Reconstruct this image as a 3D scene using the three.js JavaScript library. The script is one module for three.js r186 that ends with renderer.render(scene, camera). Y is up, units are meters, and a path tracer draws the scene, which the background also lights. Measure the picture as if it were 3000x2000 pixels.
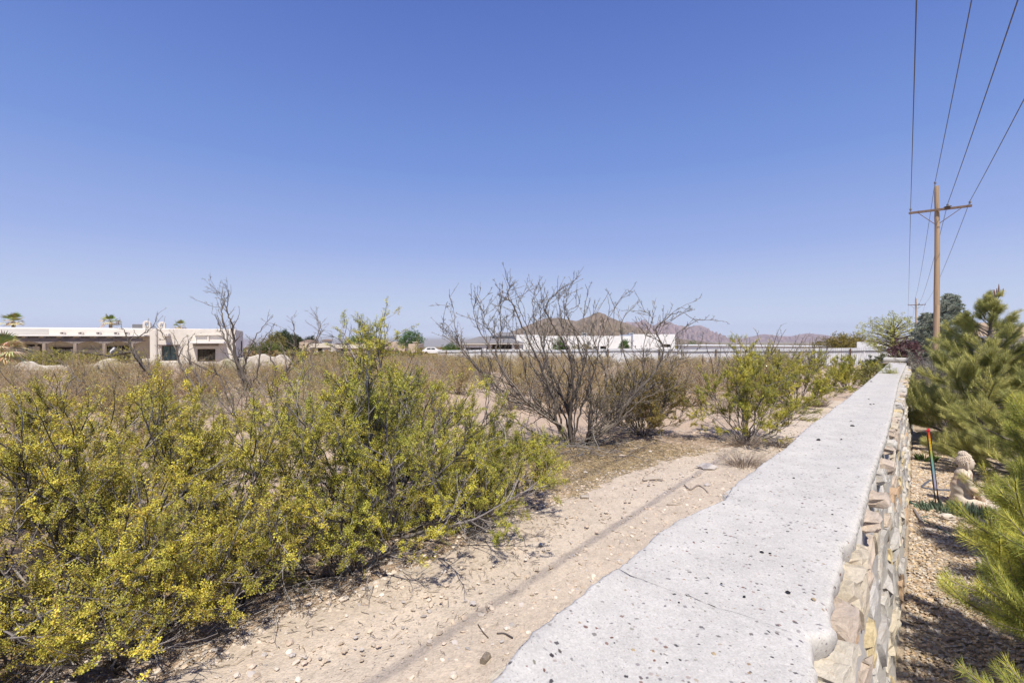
import * as THREE from 'three';
import { mergeGeometries, toCreasedNormals } from 'three/addons/utils/BufferGeometryUtils.js';
import { RoundedBoxGeometry } from 'three/addons/geometries/RoundedBoxGeometry.js';
import { MarchingCubes } from 'three/addons/objects/MarchingCubes.js';
import { createNoise2D, createNoise3D } from 'simplex-noise';

// ---------------------------------------------------------------- camera, sky, sun, exposure
const scene = new THREE.Scene();
const FOCAL = 1417, HORIZON = 990, MIDX = 1500, EYE = 1.65;            // lens in photo pixels
const camera = new THREE.PerspectiveCamera(2 * Math.atan(1000 / FOCAL) * 180 / Math.PI, 1.5, 0.05, 60000);
camera.position.set(0, EYE, 0);
camera.rotation.x = -Math.atan((1000 - HORIZON) / FOCAL);
const renderer = new THREE.WebGLRenderer({ antialias: true });
renderer.toneMapping = THREE.LinearToneMapping;
renderer.toneMappingExposure = 1.18;
renderer.shadowMap.enabled = true;

{ // clear desert sky: colour by height above the horizon only
  const stops = [[-90, .28, .23, .18], [-2, .42, .40, .40], [0, .60, .655, .81], [3.6, .475, .555, .74], [10, .290, .385, .690], [19, .157, .262, .600], [28, .108, .190, .515], [36, .082, .145, .445], [60, .078, .138, .425], [90, .075, .135, .415]];
  const w = 64, h = 512, data = new Float32Array(w * h * 4);
  for (let j = 0; j < h; j++) {
    const e = (j + .5) / h * 180 - 90;
    let k = 0; while (k < stops.length - 2 && e > stops[k + 1][0]) k++;
    const a = stops[k], b = stops[k + 1], t = Math.min(1, Math.max(0, (e - a[0]) / (b[0] - a[0])));
    for (let i = 0; i < w; i++) { const o = (j * w + i) * 4; for (let c = 0; c < 3; c++) data[o + c] = a[c + 1] + (b[c + 1] - a[c + 1]) * t; data[o + 3] = 1; }
  }
  const sky = new THREE.DataTexture(data, w, h, THREE.RGBAFormat, THREE.FloatType);
  sky.mapping = THREE.EquirectangularReflectionMapping; sky.magFilter = THREE.LinearFilter; sky.minFilter = THREE.LinearFilter; sky.needsUpdate = true;
  scene.background = sky; scene.environment = sky;
}
const SHX = -.07, SHZ = .63;                                           // shadow of a 1 m post: 0.6 m away from the camera, a little left
const sun = new THREE.DirectionalLight(new THREE.Color().setRGB(1, .925, .80), 4.9);
sun.name = 'sun';
sun.position.set(-SHX * 60 + 2, 60, SHZ * 60 - 6); sun.target.position.set(2, 0, -6);
sun.castShadow = true; sun.shadow.mapSize.set(4096, 4096); sun.shadow.radius = 1;
Object.assign(sun.shadow.camera, { left: -30, right: 30, top: 30, bottom: -30, near: 1, far: 160 });
scene.add(sun, sun.target);
scene.fog = new THREE.FogExp2(new THREE.Color().setRGB(.74, .80, .95), 0.00004);

// ---------------------------------------------------------------- helpers
const V = (x = 0, y = 0, z = 0) => new THREE.Vector3(x, y, z);
const lerp = (a, b, t) => a + (b - a) * t, clamp = (x, a = 0, b = 1) => Math.min(b, Math.max(a, x));
const smooth = (a, b, x) => { const t = clamp((x - a) / (b - a)); return t * t * (3 - 2 * t); };
function rng(seed) { let a = seed >>> 0; const f = () => { a = a + 0x6D2B79F5 | 0; let t = Math.imul(a ^ a >>> 15, 1 | a); t = t + Math.imul(t ^ t >>> 7, 61 | t) ^ t; return ((t ^ t >>> 14) >>> 0) / 4294967296; }; f.r = (a, b) => a + (b - a) * f(); f.s = (a = 1) => (f() * 2 - 1) * a; f.pick = (l) => l[Math.floor(f() * l.length)]; return f; }
const n2 = createNoise2D(rng(11)), n3 = createNoise3D(rng(12));
const fbm = (x, y, o = 4) => { let s = 0, a = .5; for (let i = 0; i < o; i++) { s += a * n2(x, y); x *= 2.03; y *= 2.03; a *= .5; } return s; };
const col = (r, g, b) => new THREE.Color().setRGB(r, g, b);
function interp(list, x) { if (x <= list[0][0]) return list[0][1]; for (let i = 1; i < list.length; i++) if (x <= list[i][0]) { const a = list[i - 1], b = list[i]; return lerp(a[1], b[1], (x - a[0]) / (b[0] - a[0])); } return list[list.length - 1][1]; }
const P = (px, py, depth) => V((px - MIDX) / FOCAL * depth, EYE + (HORIZON - py) / FOCAL * depth, -depth);   // a direction of sight and a distance give a point in the world

// naming
const taken = new Map();
function numbered(name) { const n = taken.get(name) ?? 0; taken.set(name, n + 1); return n ? name + '_' + String(n).padStart(3, '0') : name; }
function tag(o, label, category, group, kind) { if (label) o.userData.label = label; if (category) o.userData.category = category; if (group) o.userData.group = group; if (kind) o.userData.kind = kind; return o; }
function thing(name, label, category, pos, group) { const g = new THREE.Group(); g.name = numbered(name); if (pos) g.position.copy(pos); tag(g, label, category, group); scene.add(g); return g; }
function part(parent, name, geo, mat, kind) { const m = new THREE.Mesh(geo, mat); m.name = name; if (kind) m.userData.kind = kind; parent.add(m); return m; }
function structure(name, geo, mat) { const m = new THREE.Mesh(geo, mat); m.name = name; m.userData.kind = 'structure'; scene.add(m); return m; }
function copyOf(src, label, group) { const c = src.clone(); c.name = numbered(src.name.replace(/_\d{3}$/, '')); if (label) c.userData.label = label; if (group) c.userData.group = group; scene.add(c); return c; }

// geometry collector
class GB {
  constructor() { this.p = []; this.uv = []; this.c = []; this.i = []; this.color = [1, 1, 1]; }
  get n() { return this.p.length / 3; }
  v(x, y, z, u = 0, w = 0) { this.p.push(x, y, z); this.uv.push(u, w); this.c.push(this.color[0], this.color[1], this.color[2]); return this.p.length / 3 - 1; }
  tri(a, b, c) { this.i.push(a, b, c); }
  quad(a, b, c, d) { this.i.push(a, b, c, a, c, d); }
  tube(pts, rad, sides = 4, cap = false) {
    const n = pts.length; if (n < 2) return;
    let t = V().subVectors(pts[1], pts[0]).normalize(), nx = Math.abs(t.y) > .9 ? V(1, 0, 0) : V(0, 1, 0);
    nx.cross(t).normalize(); const by = V(); let len = 0, prev = -1; const start = this.n;
    for (let k = 0; k < n; k++) {
      if (k) len += pts[k].distanceTo(pts[k - 1]);
      const a = pts[Math.max(0, k - 1)], b = pts[Math.min(n - 1, k + 1)];
      t.subVectors(b, a).normalize(); nx.addScaledVector(t, -nx.dot(t)).normalize(); by.crossVectors(t, nx);
      const r = typeof rad === 'function' ? rad(k / (n - 1)) : Array.isArray(rad) ? rad[k] : rad, base = this.n, closed = r < 1e-6;
      for (let s = 0; s <= sides; s++) { const q = s / sides * Math.PI * 2, cs = Math.cos(q) * r, sn = Math.sin(q) * r; this.v(pts[k].x + nx.x * cs + by.x * sn, pts[k].y + nx.y * cs + by.y * sn, pts[k].z + nx.z * cs + by.z * sn, s / sides * .25, len); }
      if (prev >= 0) for (let s = 0; s < sides; s++) this.quad(prev + s, prev + s + 1, base + s + 1, base + s);
      prev = base;
    }
    if (cap) for (const [b, flip] of [[start, true], [prev, false]]) { for (let s = 1; s < sides - 1; s++) flip ? this.tri(b, b + s + 1, b + s) : this.tri(b, b + s, b + s + 1); }
  }
  add(g, m) { g = g.clone(); if (m) g.applyMatrix4(m); const b = this.n, a = g.attributes; for (let k = 0; k < a.position.count; k++) { this.p.push(a.position.getX(k), a.position.getY(k), a.position.getZ(k)); this.uv.push(a.uv ? a.uv.getX(k) : 0, a.uv ? a.uv.getY(k) : 0); this.c.push(...this.color); } if (g.index) for (const k of g.index.array) this.i.push(b + k); else for (let k = 0; k < a.position.count; k++) this.i.push(b + k); }
  build(normals = true) { const g = new THREE.BufferGeometry(); g.setAttribute('position', new THREE.Float32BufferAttribute(this.p, 3)); g.setAttribute('uv', new THREE.Float32BufferAttribute(this.uv, 2)); g.setAttribute('color', new THREE.Float32BufferAttribute(this.c, 3)); g.setIndex(this.i); if (normals) g.computeVertexNormals(); return g; }
}
const M4 = (pos, rot = [0, 0, 0], sc = [1, 1, 1]) => new THREE.Matrix4().compose(pos, new THREE.Quaternion().setFromEuler(new THREE.Euler(...rot)), V(...sc));
function instances(parent, name, geo, mat, list) { // list of {m: Matrix4, c: Color}
  const im = new THREE.InstancedMesh(geo, mat, list.length); im.name = name; im.userData.kind = 'stuff';
  list.forEach((q, k) => { im.setMatrixAt(k, q.m); if (q.c) im.setColorAt(k, q.c); });
  parent.add(im); return im;
}

// textures: tileable noise
function lattice(seed, n) { const r = rng(seed), a = new Float32Array(n * n); for (let i = 0; i < n * n; i++) a[i] = r(); return (x, y) => { x *= n; y *= n; let xi = Math.floor(x), yi = Math.floor(y); let fx = x - xi, fy = y - yi; fx = fx * fx * (3 - 2 * fx); fy = fy * fy * (3 - 2 * fy); xi = (xi % n + n) % n; yi = (yi % n + n) % n; const x1 = (xi + 1) % n, y1 = (yi + 1) % n; return lerp(lerp(a[yi * n + xi], a[yi * n + x1], fx), lerp(a[y1 * n + xi], a[y1 * n + x1], fx), fy); }; }
function octaves(seed, freqs, amps) { const fs = freqs.map((f, k) => lattice(seed * 31 + k, f)); return (x, y) => { let s = 0; for (let k = 0; k < fs.length; k++) s += (fs[k](x, y) - .5) * amps[k]; return s; }; }
function texture(w, h, f, srgb = true) { const d = new Uint8Array(w * h * 4); for (let j = 0; j < h; j++) for (let i = 0; i < w; i++) { const c = f((i + .5) / w, (j + .5) / h, i, j), o = (j * w + i) * 4; d[o] = clamp(c[0]) * 255; d[o + 1] = clamp(c[1]) * 255; d[o + 2] = clamp(c[2]) * 255; d[o + 3] = 255; } const t = new THREE.DataTexture(d, w, h); t.wrapS = t.wrapT = THREE.RepeatWrapping; t.magFilter = THREE.LinearFilter; t.minFilter = THREE.LinearMipmapLinearFilter; t.generateMipmaps = true; if (srgb) t.colorSpace = THREE.SRGBColorSpace; t.needsUpdate = true; return t; }
function rep(t, a, b = a) { const c = t.clone(); c.repeat.set(a, b); c.needsUpdate = true; return c; }
const std = (o) => new THREE.MeshStandardMaterial({ roughness: .9, metalness: 0, ...o });
const gray3 = (v) => [v, v, v];

// grit: fine sandy grain with small bright and dark grains, 1 m a tile or so; multiplies a base colour
const gritN = octaves(3, [6, 17, 41, 97, 211, 401], [.12, .14, .30, .42, .40, .30]);
const gritTex = texture(1024, 1024, (u, v) => gray3(.86 + gritN(u, v) * .55), false);
const gritBump = texture(1024, 1024, (u, v) => gray3(.5 + gritN(u + .003, v) * .7), false);
const softN = octaves(5, [3, 7, 15, 31, 67, 131], [.30, .26, .22, .16, .12, .10]);
const softTex = texture(512, 512, (u, v) => gray3(.90 + softN(u, v) * .30), false);
const softBump = texture(512, 512, (u, v) => gray3(.5 + softN(u, v) * .8), false);
const barkN = octaves(7, [2, 5, 11], [.2, .2, .2]), barkF = lattice(71, 64), barkG = lattice(72, 128);
const barkTex = texture(256, 512, (u, v) => gray3(.78 + barkN(u, v) * .5 + (barkF(u * 1, v * .125) - .5) * .5 + (barkG(u, v * .25) - .5) * .3), false);
// sawn or weathered wood: streaks along v
const woodF = lattice(81, 96), woodG = lattice(82, 32), woodH = lattice(83, 8);
const woodTex = texture(256, 1024, (u, v) => { const k = .82 + (woodF(u, v * .03125) - .5) * .42 + (woodG(u, v * .0625) - .5) * .34 + (woodH(u, v) - .5) * .2; return gray3(k * 1.03); }, false);
// rock: layered sandstone, streaks along u with stains
const rockN = octaves(9, [4, 9, 23, 61, 127], [.3, .28, .24, .22, .2]), rockS = lattice(91, 32);
const rockTex = texture(512, 512, (u, v) => { const s = rockS(u * .125, v + rockN(u, v) * .03) - .5, k = .84 + rockN(u, v) * .50 + s * .12; const st = Math.max(0, rockN(u + .37, v + .11)) * .5; return [k, k * (1 - st * .35), k * (1 - st * .8)]; }, false);
const rockBump = texture(512, 512, (u, v) => gray3(.5 + rockN(u, v) * .7), false);
const LITTER = [[-2.8, 2.95, 1.3], [-2.1, 3.35, 1.2], [-1.15, 4.05, 1.5], [-3.6, 4.2, 1.4], [.8, 7.1, 1.5], [2.3, 8.3, .9], [3.75, 7.7, 1.0], [-2.5, 2.3, .7], [-.4, 4.6, .9]];   // x, distance, radius of leaf litter under each shrub
// ---------------------------------------------------------------- the lie of the land
const WA = Math.atan((2689 - MIDX) / FOCAL), WS = Math.sin(WA), WC = Math.cos(WA);      // the wall runs 40 degrees right of the view
const wallPoint = (s, L, y) => V(s * WS + L * WC, y, -(s * WC - L * WS));
const sideOf = (x, z) => x * WC + z * WS;                                              // distance to the right of the wall's line through the camera
const alongOf = (x, z) => x * WS - z * WC;
function fall(d) { const a = .5 * ((d - 8) + Math.sqrt((d - 8) ** 2 + 25)); return a; }
function groundY(x, z) {
  const d = -z, near = Math.min(d, 75), az = clamp(x / Math.max(d, 1), -1.5, 1.5);
  let y = -.03 * (fall(near) - .71);
  if (d > 75) { const k = lerp(.0185, .011, smooth(-.25, .25, az)); y -= k * (Math.min(d, 5000) - 75); if (d > 5000) y -= lerp(.018, .002, smooth(-.25, .25, az)) * (d - 5000); }
  const L = sideOf(x, z), rough = smooth(-2.2, -3.6, L);
  y += n2(x * .35, z * .35) * .05 * rough + n2(x * 1.3, z * 1.3) * .018 * lerp(.35, 1, rough) + n2(x * .06, z * .06 + 9) * .25 * smooth(15, 40, d);
  return y;
}
function onGround(px, py) { // where the line of sight through a photo pixel meets the ground
  let d = 3; for (let k = 0; k < 60; k++) { const p = P(px, py, d); d = lerp(d, (EYE - groundY(p.x, p.z)) * FOCAL / (py - HORIZON), .5); } const p = P(px, py, d); p.y = groundY(p.x, p.z); return p;
}
const roadL = (s) => -3.02 + .10 * n2(s * .7, 3) + .05 * n2(s * 2.9, 8) + .75 * smooth(6.0, 8.5, s) + .2 * smooth(9, 16, s);

{ // ground: one sheet out to the horizon
  const rows = []; let d = -14; while (d < 13500) { rows.push(d); d += d < 0 ? Math.max(.12, -d * .22) : .07 + Math.max(0, d - 2) * .024 + (d > 200 ? d * .03 : 0); }
  const cols = 300, g = new GB();
  rows.forEach((d) => {
    const half = Math.max(12, d * 1.35 + 8);
    for (let i = 0; i <= cols; i++) {
      const q = i / cols * 2 - 1, x = half * q + (d < 6 ? 0 : 0), z = -d; let y = groundY(x, z);
      const L = sideOf(x, z), s = alongOf(x, z);
      if (L > -.35 && L < 7 && d < 26) y -= .03;                       // gravel bed lies over it
      const rl = roadL(s); if (L > rl + .25 && L < -.7 && d < 16) y -= .03 * smooth(rl + .25, rl + .5, L);
      // colours of the soil itself: pale sand, straw litter beneath the mesquite, darker leaf litter under the creosotes
      const a = fbm(x * .5, z * .5), b = fbm(x * 2.2 + 40, z * 2.2), far = smooth(40, 400, d);
      let c = [.56, .43, .315];
      c = c.map((v, k) => v * (1 + a * .14 + b * .10));
      const mix = (to, t) => { c = c.map((v, k) => lerp(v, to[k], clamp(t))); };
      const sx = x - 1.35, sz = d - 6.35, straw = 1 - Math.hypot(sx / 2.0, sz / 1.35) + b * .55 + fbm(x * 5, z * 5) * .3;
      mix([.52, .405, .245], smooth(-.05, .35, straw) * .9);
      for (const [bx, bd, br] of LITTER) { const t = 1 - Math.hypot(x - bx, d - bd) / br + fbm(x * 4 + bx, z * 4) * .6; mix([.33, .235, .155], smooth(0, .5, t) * .75); }
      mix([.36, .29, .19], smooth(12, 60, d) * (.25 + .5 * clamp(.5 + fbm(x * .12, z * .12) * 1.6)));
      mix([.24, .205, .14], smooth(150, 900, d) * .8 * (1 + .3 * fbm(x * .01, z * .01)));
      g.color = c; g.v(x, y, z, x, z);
    }
  });
  for (let r = 0; r + 1 < rows.length; r++) for (let i = 0; i < cols; i++) { const a = r * (cols + 1) + i; g.quad(a, a + 1, a + cols + 2, a + cols + 1); }
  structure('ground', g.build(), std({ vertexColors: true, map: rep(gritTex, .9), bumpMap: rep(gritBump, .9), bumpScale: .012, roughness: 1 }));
}
{ // dirt track beside the wall, two faint wheel ruts
  const g = new GB(), S = [], n = 46; for (let s = -4; s < 17; s += .09) S.push(s);
  S.forEach((s) => { const a = roadL(s), b = -.52; for (let k = 0; k <= n; k++) { const t = k / n, L = lerp(a, b, t), p = wallPoint(s, L, 0); let y = groundY(p.x, p.z); const rut = Math.exp(-(((t - .32) / .12) ** 2)) + Math.exp(-(((t - .8) / .1) ** 2)); y += .010 - .013 * rut + n2(p.x * 3, p.z * 3) * .006 + n2(p.x * 9, p.z * 9) * .003 - .055 * (smooth(.10, 0, t) + smooth(.97, 1, t)); const v = 1 + fbm(p.x * .9, p.z * .9) * .10 + fbm(p.x * 5, p.z * 5) * .10, w = rut * .05; g.color = [(.585 + w) * v, (.492 + w) * v, (.392 + w * .9) * v]; g.v(p.x, y, p.z, p.x, p.z); } });
  for (let r = 0; r + 1 < S.length; r++) for (let k = 0; k < n; k++) { const a = r * (n + 1) + k; g.quad(a, a + 1, a + n + 2, a + n + 1); }
  structure('dirt_track', g.build(), std({ vertexColors: true, map: rep(gritTex, 1.3), bumpMap: rep(gritBump, 1.3), bumpScale: .007, roughness: 1 }));
}
{ // gravel bed on the garden side
  const g = new GB(), S = [], n = 34; for (let s = -5; s < 30; s += .14) S.push(s);
  S.forEach((s) => { for (let k = 0; k <= n; k++) { const L = lerp(-.2, 9, (k / n) ** 1.3), p = wallPoint(s, L, 0), y = groundY(p.x, p.z) + .002 + n2(p.x * 2.3, p.z * 2.3) * .01; const v = 1 + fbm(p.x, p.z) * .2 + fbm(p.x * 6, p.z * 6) * .16; g.color = [.56 * v, .45 * v, .33 * v]; g.v(p.x, y, p.z, p.x, p.z); } });
  for (let r = 0; r + 1 < S.length; r++) for (let k = 0; k < n; k++) { const a = r * (n + 1) + k; g.quad(a, a + 1, a + n + 2, a + n + 1); }
  structure('gravel_bed', g.build(), std({ vertexColors: true, map: rep(gritTex, 2.2), bumpMap: rep(gritBump, 2.2), bumpScale: .012, roughness: 1 }));
}
// hills: ridge lines at their own distance
function range(name, outline, dist, deep, colours, seed, gully, step = 4) {
  const g = new GB(), r0 = outline[0][0], r1 = outline[outline.length - 1][0], rows = 64, xs = []; for (let p = r0; p <= r1; p += step) xs.push(p);
  xs.forEach((px) => { for (let k = 0; k <= rows; k++) {
    const w = k / rows * 2 - 1, d = dist + w * deep, x = (px - MIDX) / FOCAL * dist * (1 + w * .02), foot = groundY(x, -dist) - 6;
    const warp = fbm(px * .02 + seed, w * 1.7, 3) * 16 * (1 - Math.abs(1 - Math.abs(w)) * .0);
    const top = EYE + (HORIZON - interp(outline, px + warp * Math.abs(w))) / FOCAL * dist, f = Math.pow(1 - Math.abs(w), .85);
    const gl = (1 - Math.abs(fbm(px * .035 + seed + w * 1.3, w * 3.2 + 4, 5)) * 2.2) * gully * Math.abs(w) * (1 - Math.abs(w)) * 4;
    const y = lerp(foot, top, f) - gl * (top - foot) * .32 - Math.abs(fbm(px * .11 + seed, w * 5 + px * .01, 4)) * (top - foot) * .16 * Math.abs(w) * (1 - Math.abs(w)) * 4 * gully + fbm(px * .06 + seed, w * 4, 4) * (top - foot) * .05 * (1 - f * .5);
    const t = clamp(.5 + fbm(px * .03, w * 3 + seed, 4) * .9), t2 = fbm(px * .15, w * 9 + seed, 3);
    g.color = [0, 1, 2].map((c) => lerp(colours[0][c], colours[1][c], t) * (1.12 + t2 * .45)); g.v(x, Math.max(y, foot), -d, x, d);
  } });
  for (let r = 0; r + 1 < xs.length; r++) for (let k = 0; k < rows; k++) { const a = r * (rows + 1) + k; g.quad(a, a + rows + 1, a + rows + 2, a + 1); }
  return structure(name, g.build(), std({ vertexColors: true, map: rep(gritTex, 24 / dist), roughness: 1 }));
}
const hillLine = [[1380, 1004], [1440, 992], [1496, 972], [1538, 956], [1568, 943], [1598, 932], [1633, 930], [1663, 935], [1687, 940], [1717, 930], [1740, 919], [1755, 914], [1770, 919], [1782, 926], [1806, 937], [1851, 951], [1880, 963], [1919, 977], [1990, 992], [2060, 1000]];
range('hill', hillLine, 1900, 420, [[.215, .165, .130], [.165, .135, .098]], 3, .8, 2.5);
range('mountains', [[1780, 990], [1815, 955], [1836, 942], [1857, 944], [1872, 942], [1883, 936], [1895, 942], [1913, 954], [1922, 949], [1931, 944], [1949, 941], [1967, 944], [1981, 953], [1996, 953], [2014, 957], [2052, 952], [2071, 960], [2093, 976], [2122, 990], [2157, 993], [2205, 986], [2237, 978], [2262, 981], [2285, 984], [2317, 985], [2364, 976], [2412, 980], [2460, 989], [2508, 995], [2600, 999], [2760, 1000]], 9000, 1400, [[.30, .215, .20], [.215, .165, .165]], 7, 1, 2);
range('far_mountains', [[520, 1010], [600, 1004], [680, 994], [712, 992], [745, 1002], [800, 1009], [900, 1012], [1000, 1013]], 11500, 1300, [[.27, .22, .22], [.2, .17, .18]], 9, .8, 6);
{ // pale trail scar up the hill
  const pts = [[1757, 953], [1763, 947], [1772, 940], [1779, 935], [1786, 931]], g = new GB(), path = pts.map(([x, y], k) => P(x, y, 1900 - 90 - k * 3)); // lies on the near slope
  const ray = new THREE.Raycaster(), hill = scene.children.find((o) => o.name === 'hill'); hill.updateMatrixWorld();
  const on = []; for (let k = 0; k < path.length; k++) { ray.set(V(0, EYE, 0), path[k].clone().sub(V(0, EYE, 0)).normalize()); ray.far = 5000; const h = ray.intersectObject(hill)[0]; if (h) on.push(h.point.clone()); }
  if (on.length > 1) { on.forEach((p, k) => { const w = 2.2; g.v(p.x - w, p.y + .5, p.z + 4); g.v(p.x + w, p.y + .5, p.z + 4); if (k) g.quad(g.n - 4, g.n - 3, g.n - 1, g.n - 2); }); structure('trail', g.build(), std({ color: col(.42, .34, .27), roughness: 1 })); }
}
// ---------------------------------------------------------------- stone wall with poured concrete cap
const WTOP = 1.03;
const edgeFrom = (pts, D) => pts.map(([x, y]) => { const px = 1400 + x / 1.7423, py = 1100 + y / 1.7423, d = FOCAL * D / (py - HORIZON), X = (px - MIDX) / FOCAL * d; return [alongOf(X, -d), sideOf(X, -d)]; }).sort((a, b) => a[0] - b[0]);
const capLeft = edgeFrom([[50, 1568], [180, 1430], [270, 1330], [380, 1240], [480, 1170], [560, 1095], [690, 1005], [780, 930], [860, 850], [920, 800], [1010, 740], [1120, 690], [1250, 645], [1285, 590], [1330, 535], [1400, 485], [1470, 430], [1560, 375], [1615, 330], [1650, 290], [1700, 250], [1800, 180], [1890, 110], [1990, 30]], EYE - WTOP);
const capRight = edgeFrom([[1745, 1530], [1728, 1400], [1716, 1330], [1800, 1322], [1834, 1290], [1806, 1190], [1830, 1070], [1868, 950], [1872, 860], [1928, 832], [1952, 730], [1985, 650], [2002, 560], [2040, 450], [2062, 380], [2092, 300], [2112, 220], [2130, 130], [2150, 30]], EYE - WTOP);
const SEND = 15.6;
const lEdge = (s) => clamp(interp(capLeft, s), -.72, -.48) + .003 * n2(s * 9, 1) + .0025 * n2(s * 33, 5), rEdge = (s) => clamp(interp(capRight, s), -.30, -.10) + .003 * n2(s * 11, 2) + .003 * n2(s * 37, 7);
{
  // cap concrete: aggregate of dark, tan, red and white grains, 3.2 m of it before it repeats
  const w = 2048, h = 512, base = octaves(21, [4, 9, 23, 61, 149, 301, 509], [.06, .05, .035, .03, .05, .09, .10]), data = new Float32Array(w * h * 3), bump = new Float32Array(w * h), r = rng(77);
  for (let j = 0; j < h; j++) for (let i = 0; i < w; i++) { const q = base(i / w * 4, j / h) * .9, o = (j * w + i) * 3; data[o] = .862 + q; data[o + 1] = .860 + q; data[o + 2] = .858 + q; bump[j * w + i] = .55 + q * 1.6; }
  const kinds = [[.16, .15, .17, 5], [.30, .27, .27, 6], [.42, .40, .43, 5], [.46, .30, .26, 3], [.62, .50, .36, 4], [.60, .58, .60, 6], [.97, .96, .95, 5], [.38, .24, .20, 1.5], [.52, .52, .46, 3]];
  const pickKind = () => { let t = r() * 38.5; for (const k of kinds) { t -= k[3]; if (t < 0) return k; } return kinds[0]; };
  for (let q = 0; q < 15000; q++) {
    const k = pickKind(), cx = r() * w, cy = r() * h, size = .45 + Math.pow(r(), 5) * 2.9, asp = r.r(.55, 1), an = r() * 3.2, ca = Math.cos(an), sa = Math.sin(an), R = Math.ceil(size * 1.4), fade = r.r(.2, .85), pit = r() < .25;
    for (let y = -R; y <= R; y++) for (let x = -R; x <= R; x++) { const ex = (x * ca + y * sa) / size, ey = (-x * sa + y * ca) / (size * asp), dd = ex * ex + ey * ey + .25 * Math.sin(ex * 5 + q) * ey; if (dd > 1) continue; const i = ((cx + x) % w + w) % w | 0, j = ((cy + y) % h + h) % h | 0, o = (j * w + i) * 3; for (let c = 0; c < 3; c++) data[o + c] = lerp(data[o + c], k[c], fade); bump[j * w + i] += pit ? -.35 : .12; }
  }
  const capTex = texture(w, h, (u, v, i, j) => { const o = (j * w + i) * 3; return [data[o], data[o + 1], data[o + 2]]; }), capBump = texture(w, h, (u, v, i, j) => gray3(bump[j * w + i]), false);
  for (const t of [capTex, capBump]) t.repeat.set(1 / 3.2, 1 / .8);
  const concrete = std({ map: capTex, bumpMap: capBump, bumpScale: .0016, color: col(.675, .652, .605), roughness: .95 });
  const mortar = std({ map: rep(softTex, 1.5), bumpMap: rep(softBump, 3), bumpScale: .008, color: col(.47, .45, .425), roughness: 1 });
  const wall = thing('stone_wall', 'long rubble stone wall with speckled grey concrete cap', 'wall', V(0, 0, 0));
  // cap
  const g = new GB(), S = []; for (let s = -1.6; s < SEND; s += s < 6 ? .02 : .045) S.push(s);
  const cracks = [[1.16, -1, .22], [6.9, -1, 1], [10.4, -1, 1]], wig = new Map(); for (const c of cracks) for (const e of [-.006, -.002, 0, .002, .006]) { S.push(c[0] + e); wig.set(c[0] + e, [c, e]); } S.sort((a, b) => a - b); // hairline cracks and pour joints, cut into the surface
  const prof = [[0, -.105, .020], [0, -.065, .004], [0, -.032, -.001], [0, -.013, .001], [0, -.004, .006], [0, 0, .016]], N = 12;
  S.forEach((s) => {
    const l = lEdge(s), r = rEdge(s), row = [], q = n2(s * 6, 11);
    const up = (L) => .005 * n2(s * .8, L * 2) + .0014 * n2(s * 5, L * 5) + .0006 * n2(s * 17, L * 17);
    prof.forEach(([, y, x]) => row.push([l + x + .003 * n2(s * 24, y * 40) + .002 * n2(s * 60, y * 80), y * (1 + .2 * n2(s * 4, 20)) + up(l)]));
    for (let k = 1; k < N; k++) row.push([lerp(l + .016, r - .019, k / N), 0]);
    [...prof].reverse().forEach(([, y, x]) => row.push([r - x * 1.2 + .003 * n2(s * 25, y * 40 + 9) + .002 * n2(s * 60, y * 80 + 5), y * (.8 + .3 * n2(s * 4, 30)) + up(r)]));
    let v = 0; const ck = wig.get(s); row.forEach(([L, y], k) => { let ss = s; if (ck) { const f = (L - l) / (r - l), on = smooth(ck[0][1] - .1, ck[0][1], f) * smooth(ck[0][2] + .1, ck[0][2], f); ss += .007 * n2(L * 14, ck[0][0]) + .003 * n2(L * 50, 3); if (!ck[1] || Math.abs(ck[1]) < .003) y -= (ck[1] ? 0 : .010) * on; } if (k) v += Math.hypot(L - row[k - 1][0], y - row[k - 1][1]); const p = wallPoint(ss, L, WTOP + y + (y > -.001 || ck ? up(L) : 0)); g.v(p.x, p.y, p.z, s, v); });
  });
  const per = prof.length * 2 + N - 1; for (let q = 0; q + 1 < S.length; q++) for (let k = 0; k + 1 < per; k++) { const a = q * per + k; g.quad(a, a + 1, a + per + 1, a + per); }
  for (const b of [0, (S.length - 1) * per]) for (let k = 1; k + 1 < per; k++) g.tri(b, b + k, b + k + 1);
  part(wall, 'concrete_cap', g.build(), concrete);
  // core of mortar, flaring to the foot
  const faceR = (y, s) => lerp(-.075, -.165, clamp(y / .95)) + .012 * n2(s * 1.5, y * 2), faceL = (y, s) => lerp(-.68, -.545, clamp(y / .95)) + .015 * n2(s * 1.5, y * 2 + 7);
  const c = new GB(), cs = []; for (let s = -1.6; s < SEND; s += .07) cs.push(s); const H = 15;
  cs.forEach((s) => { const foot = groundY(wallPoint(s, -.3, 0).x, wallPoint(s, -.3, 0).z) - .25; for (let side = 0; side < 2; side++) for (let k = 0; k <= H; k++) { const t = side ? 1 - k / H : k / H, y = lerp(foot, WTOP - .06, t), L = (side ? faceR : faceL)(y, s) + (side ? 1 : -1) * (.007 * n3(s * 4, y * 6, side) + .005 * n3(s * 11, y * 14, side)), p = wallPoint(s, side ? Math.min(L, -.05) : L, y); c.v(p.x, p.y, p.z, s, y); } });
  const cp = 2 * (H + 1); for (let q = 0; q + 1 < cs.length; q++) for (let k = 0; k + 1 < cp; k++) { const a = q * cp + k; c.quad(a, a + 1, a + cp + 1, a + cp); }
  for (const b of [0, (cs.length - 1) * cp]) for (let k = 1; k + 1 < cp; k++) c.tri(b, b + k, b + k + 1);
  part(wall, 'mortar_core', c.build(), mortar);
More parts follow.
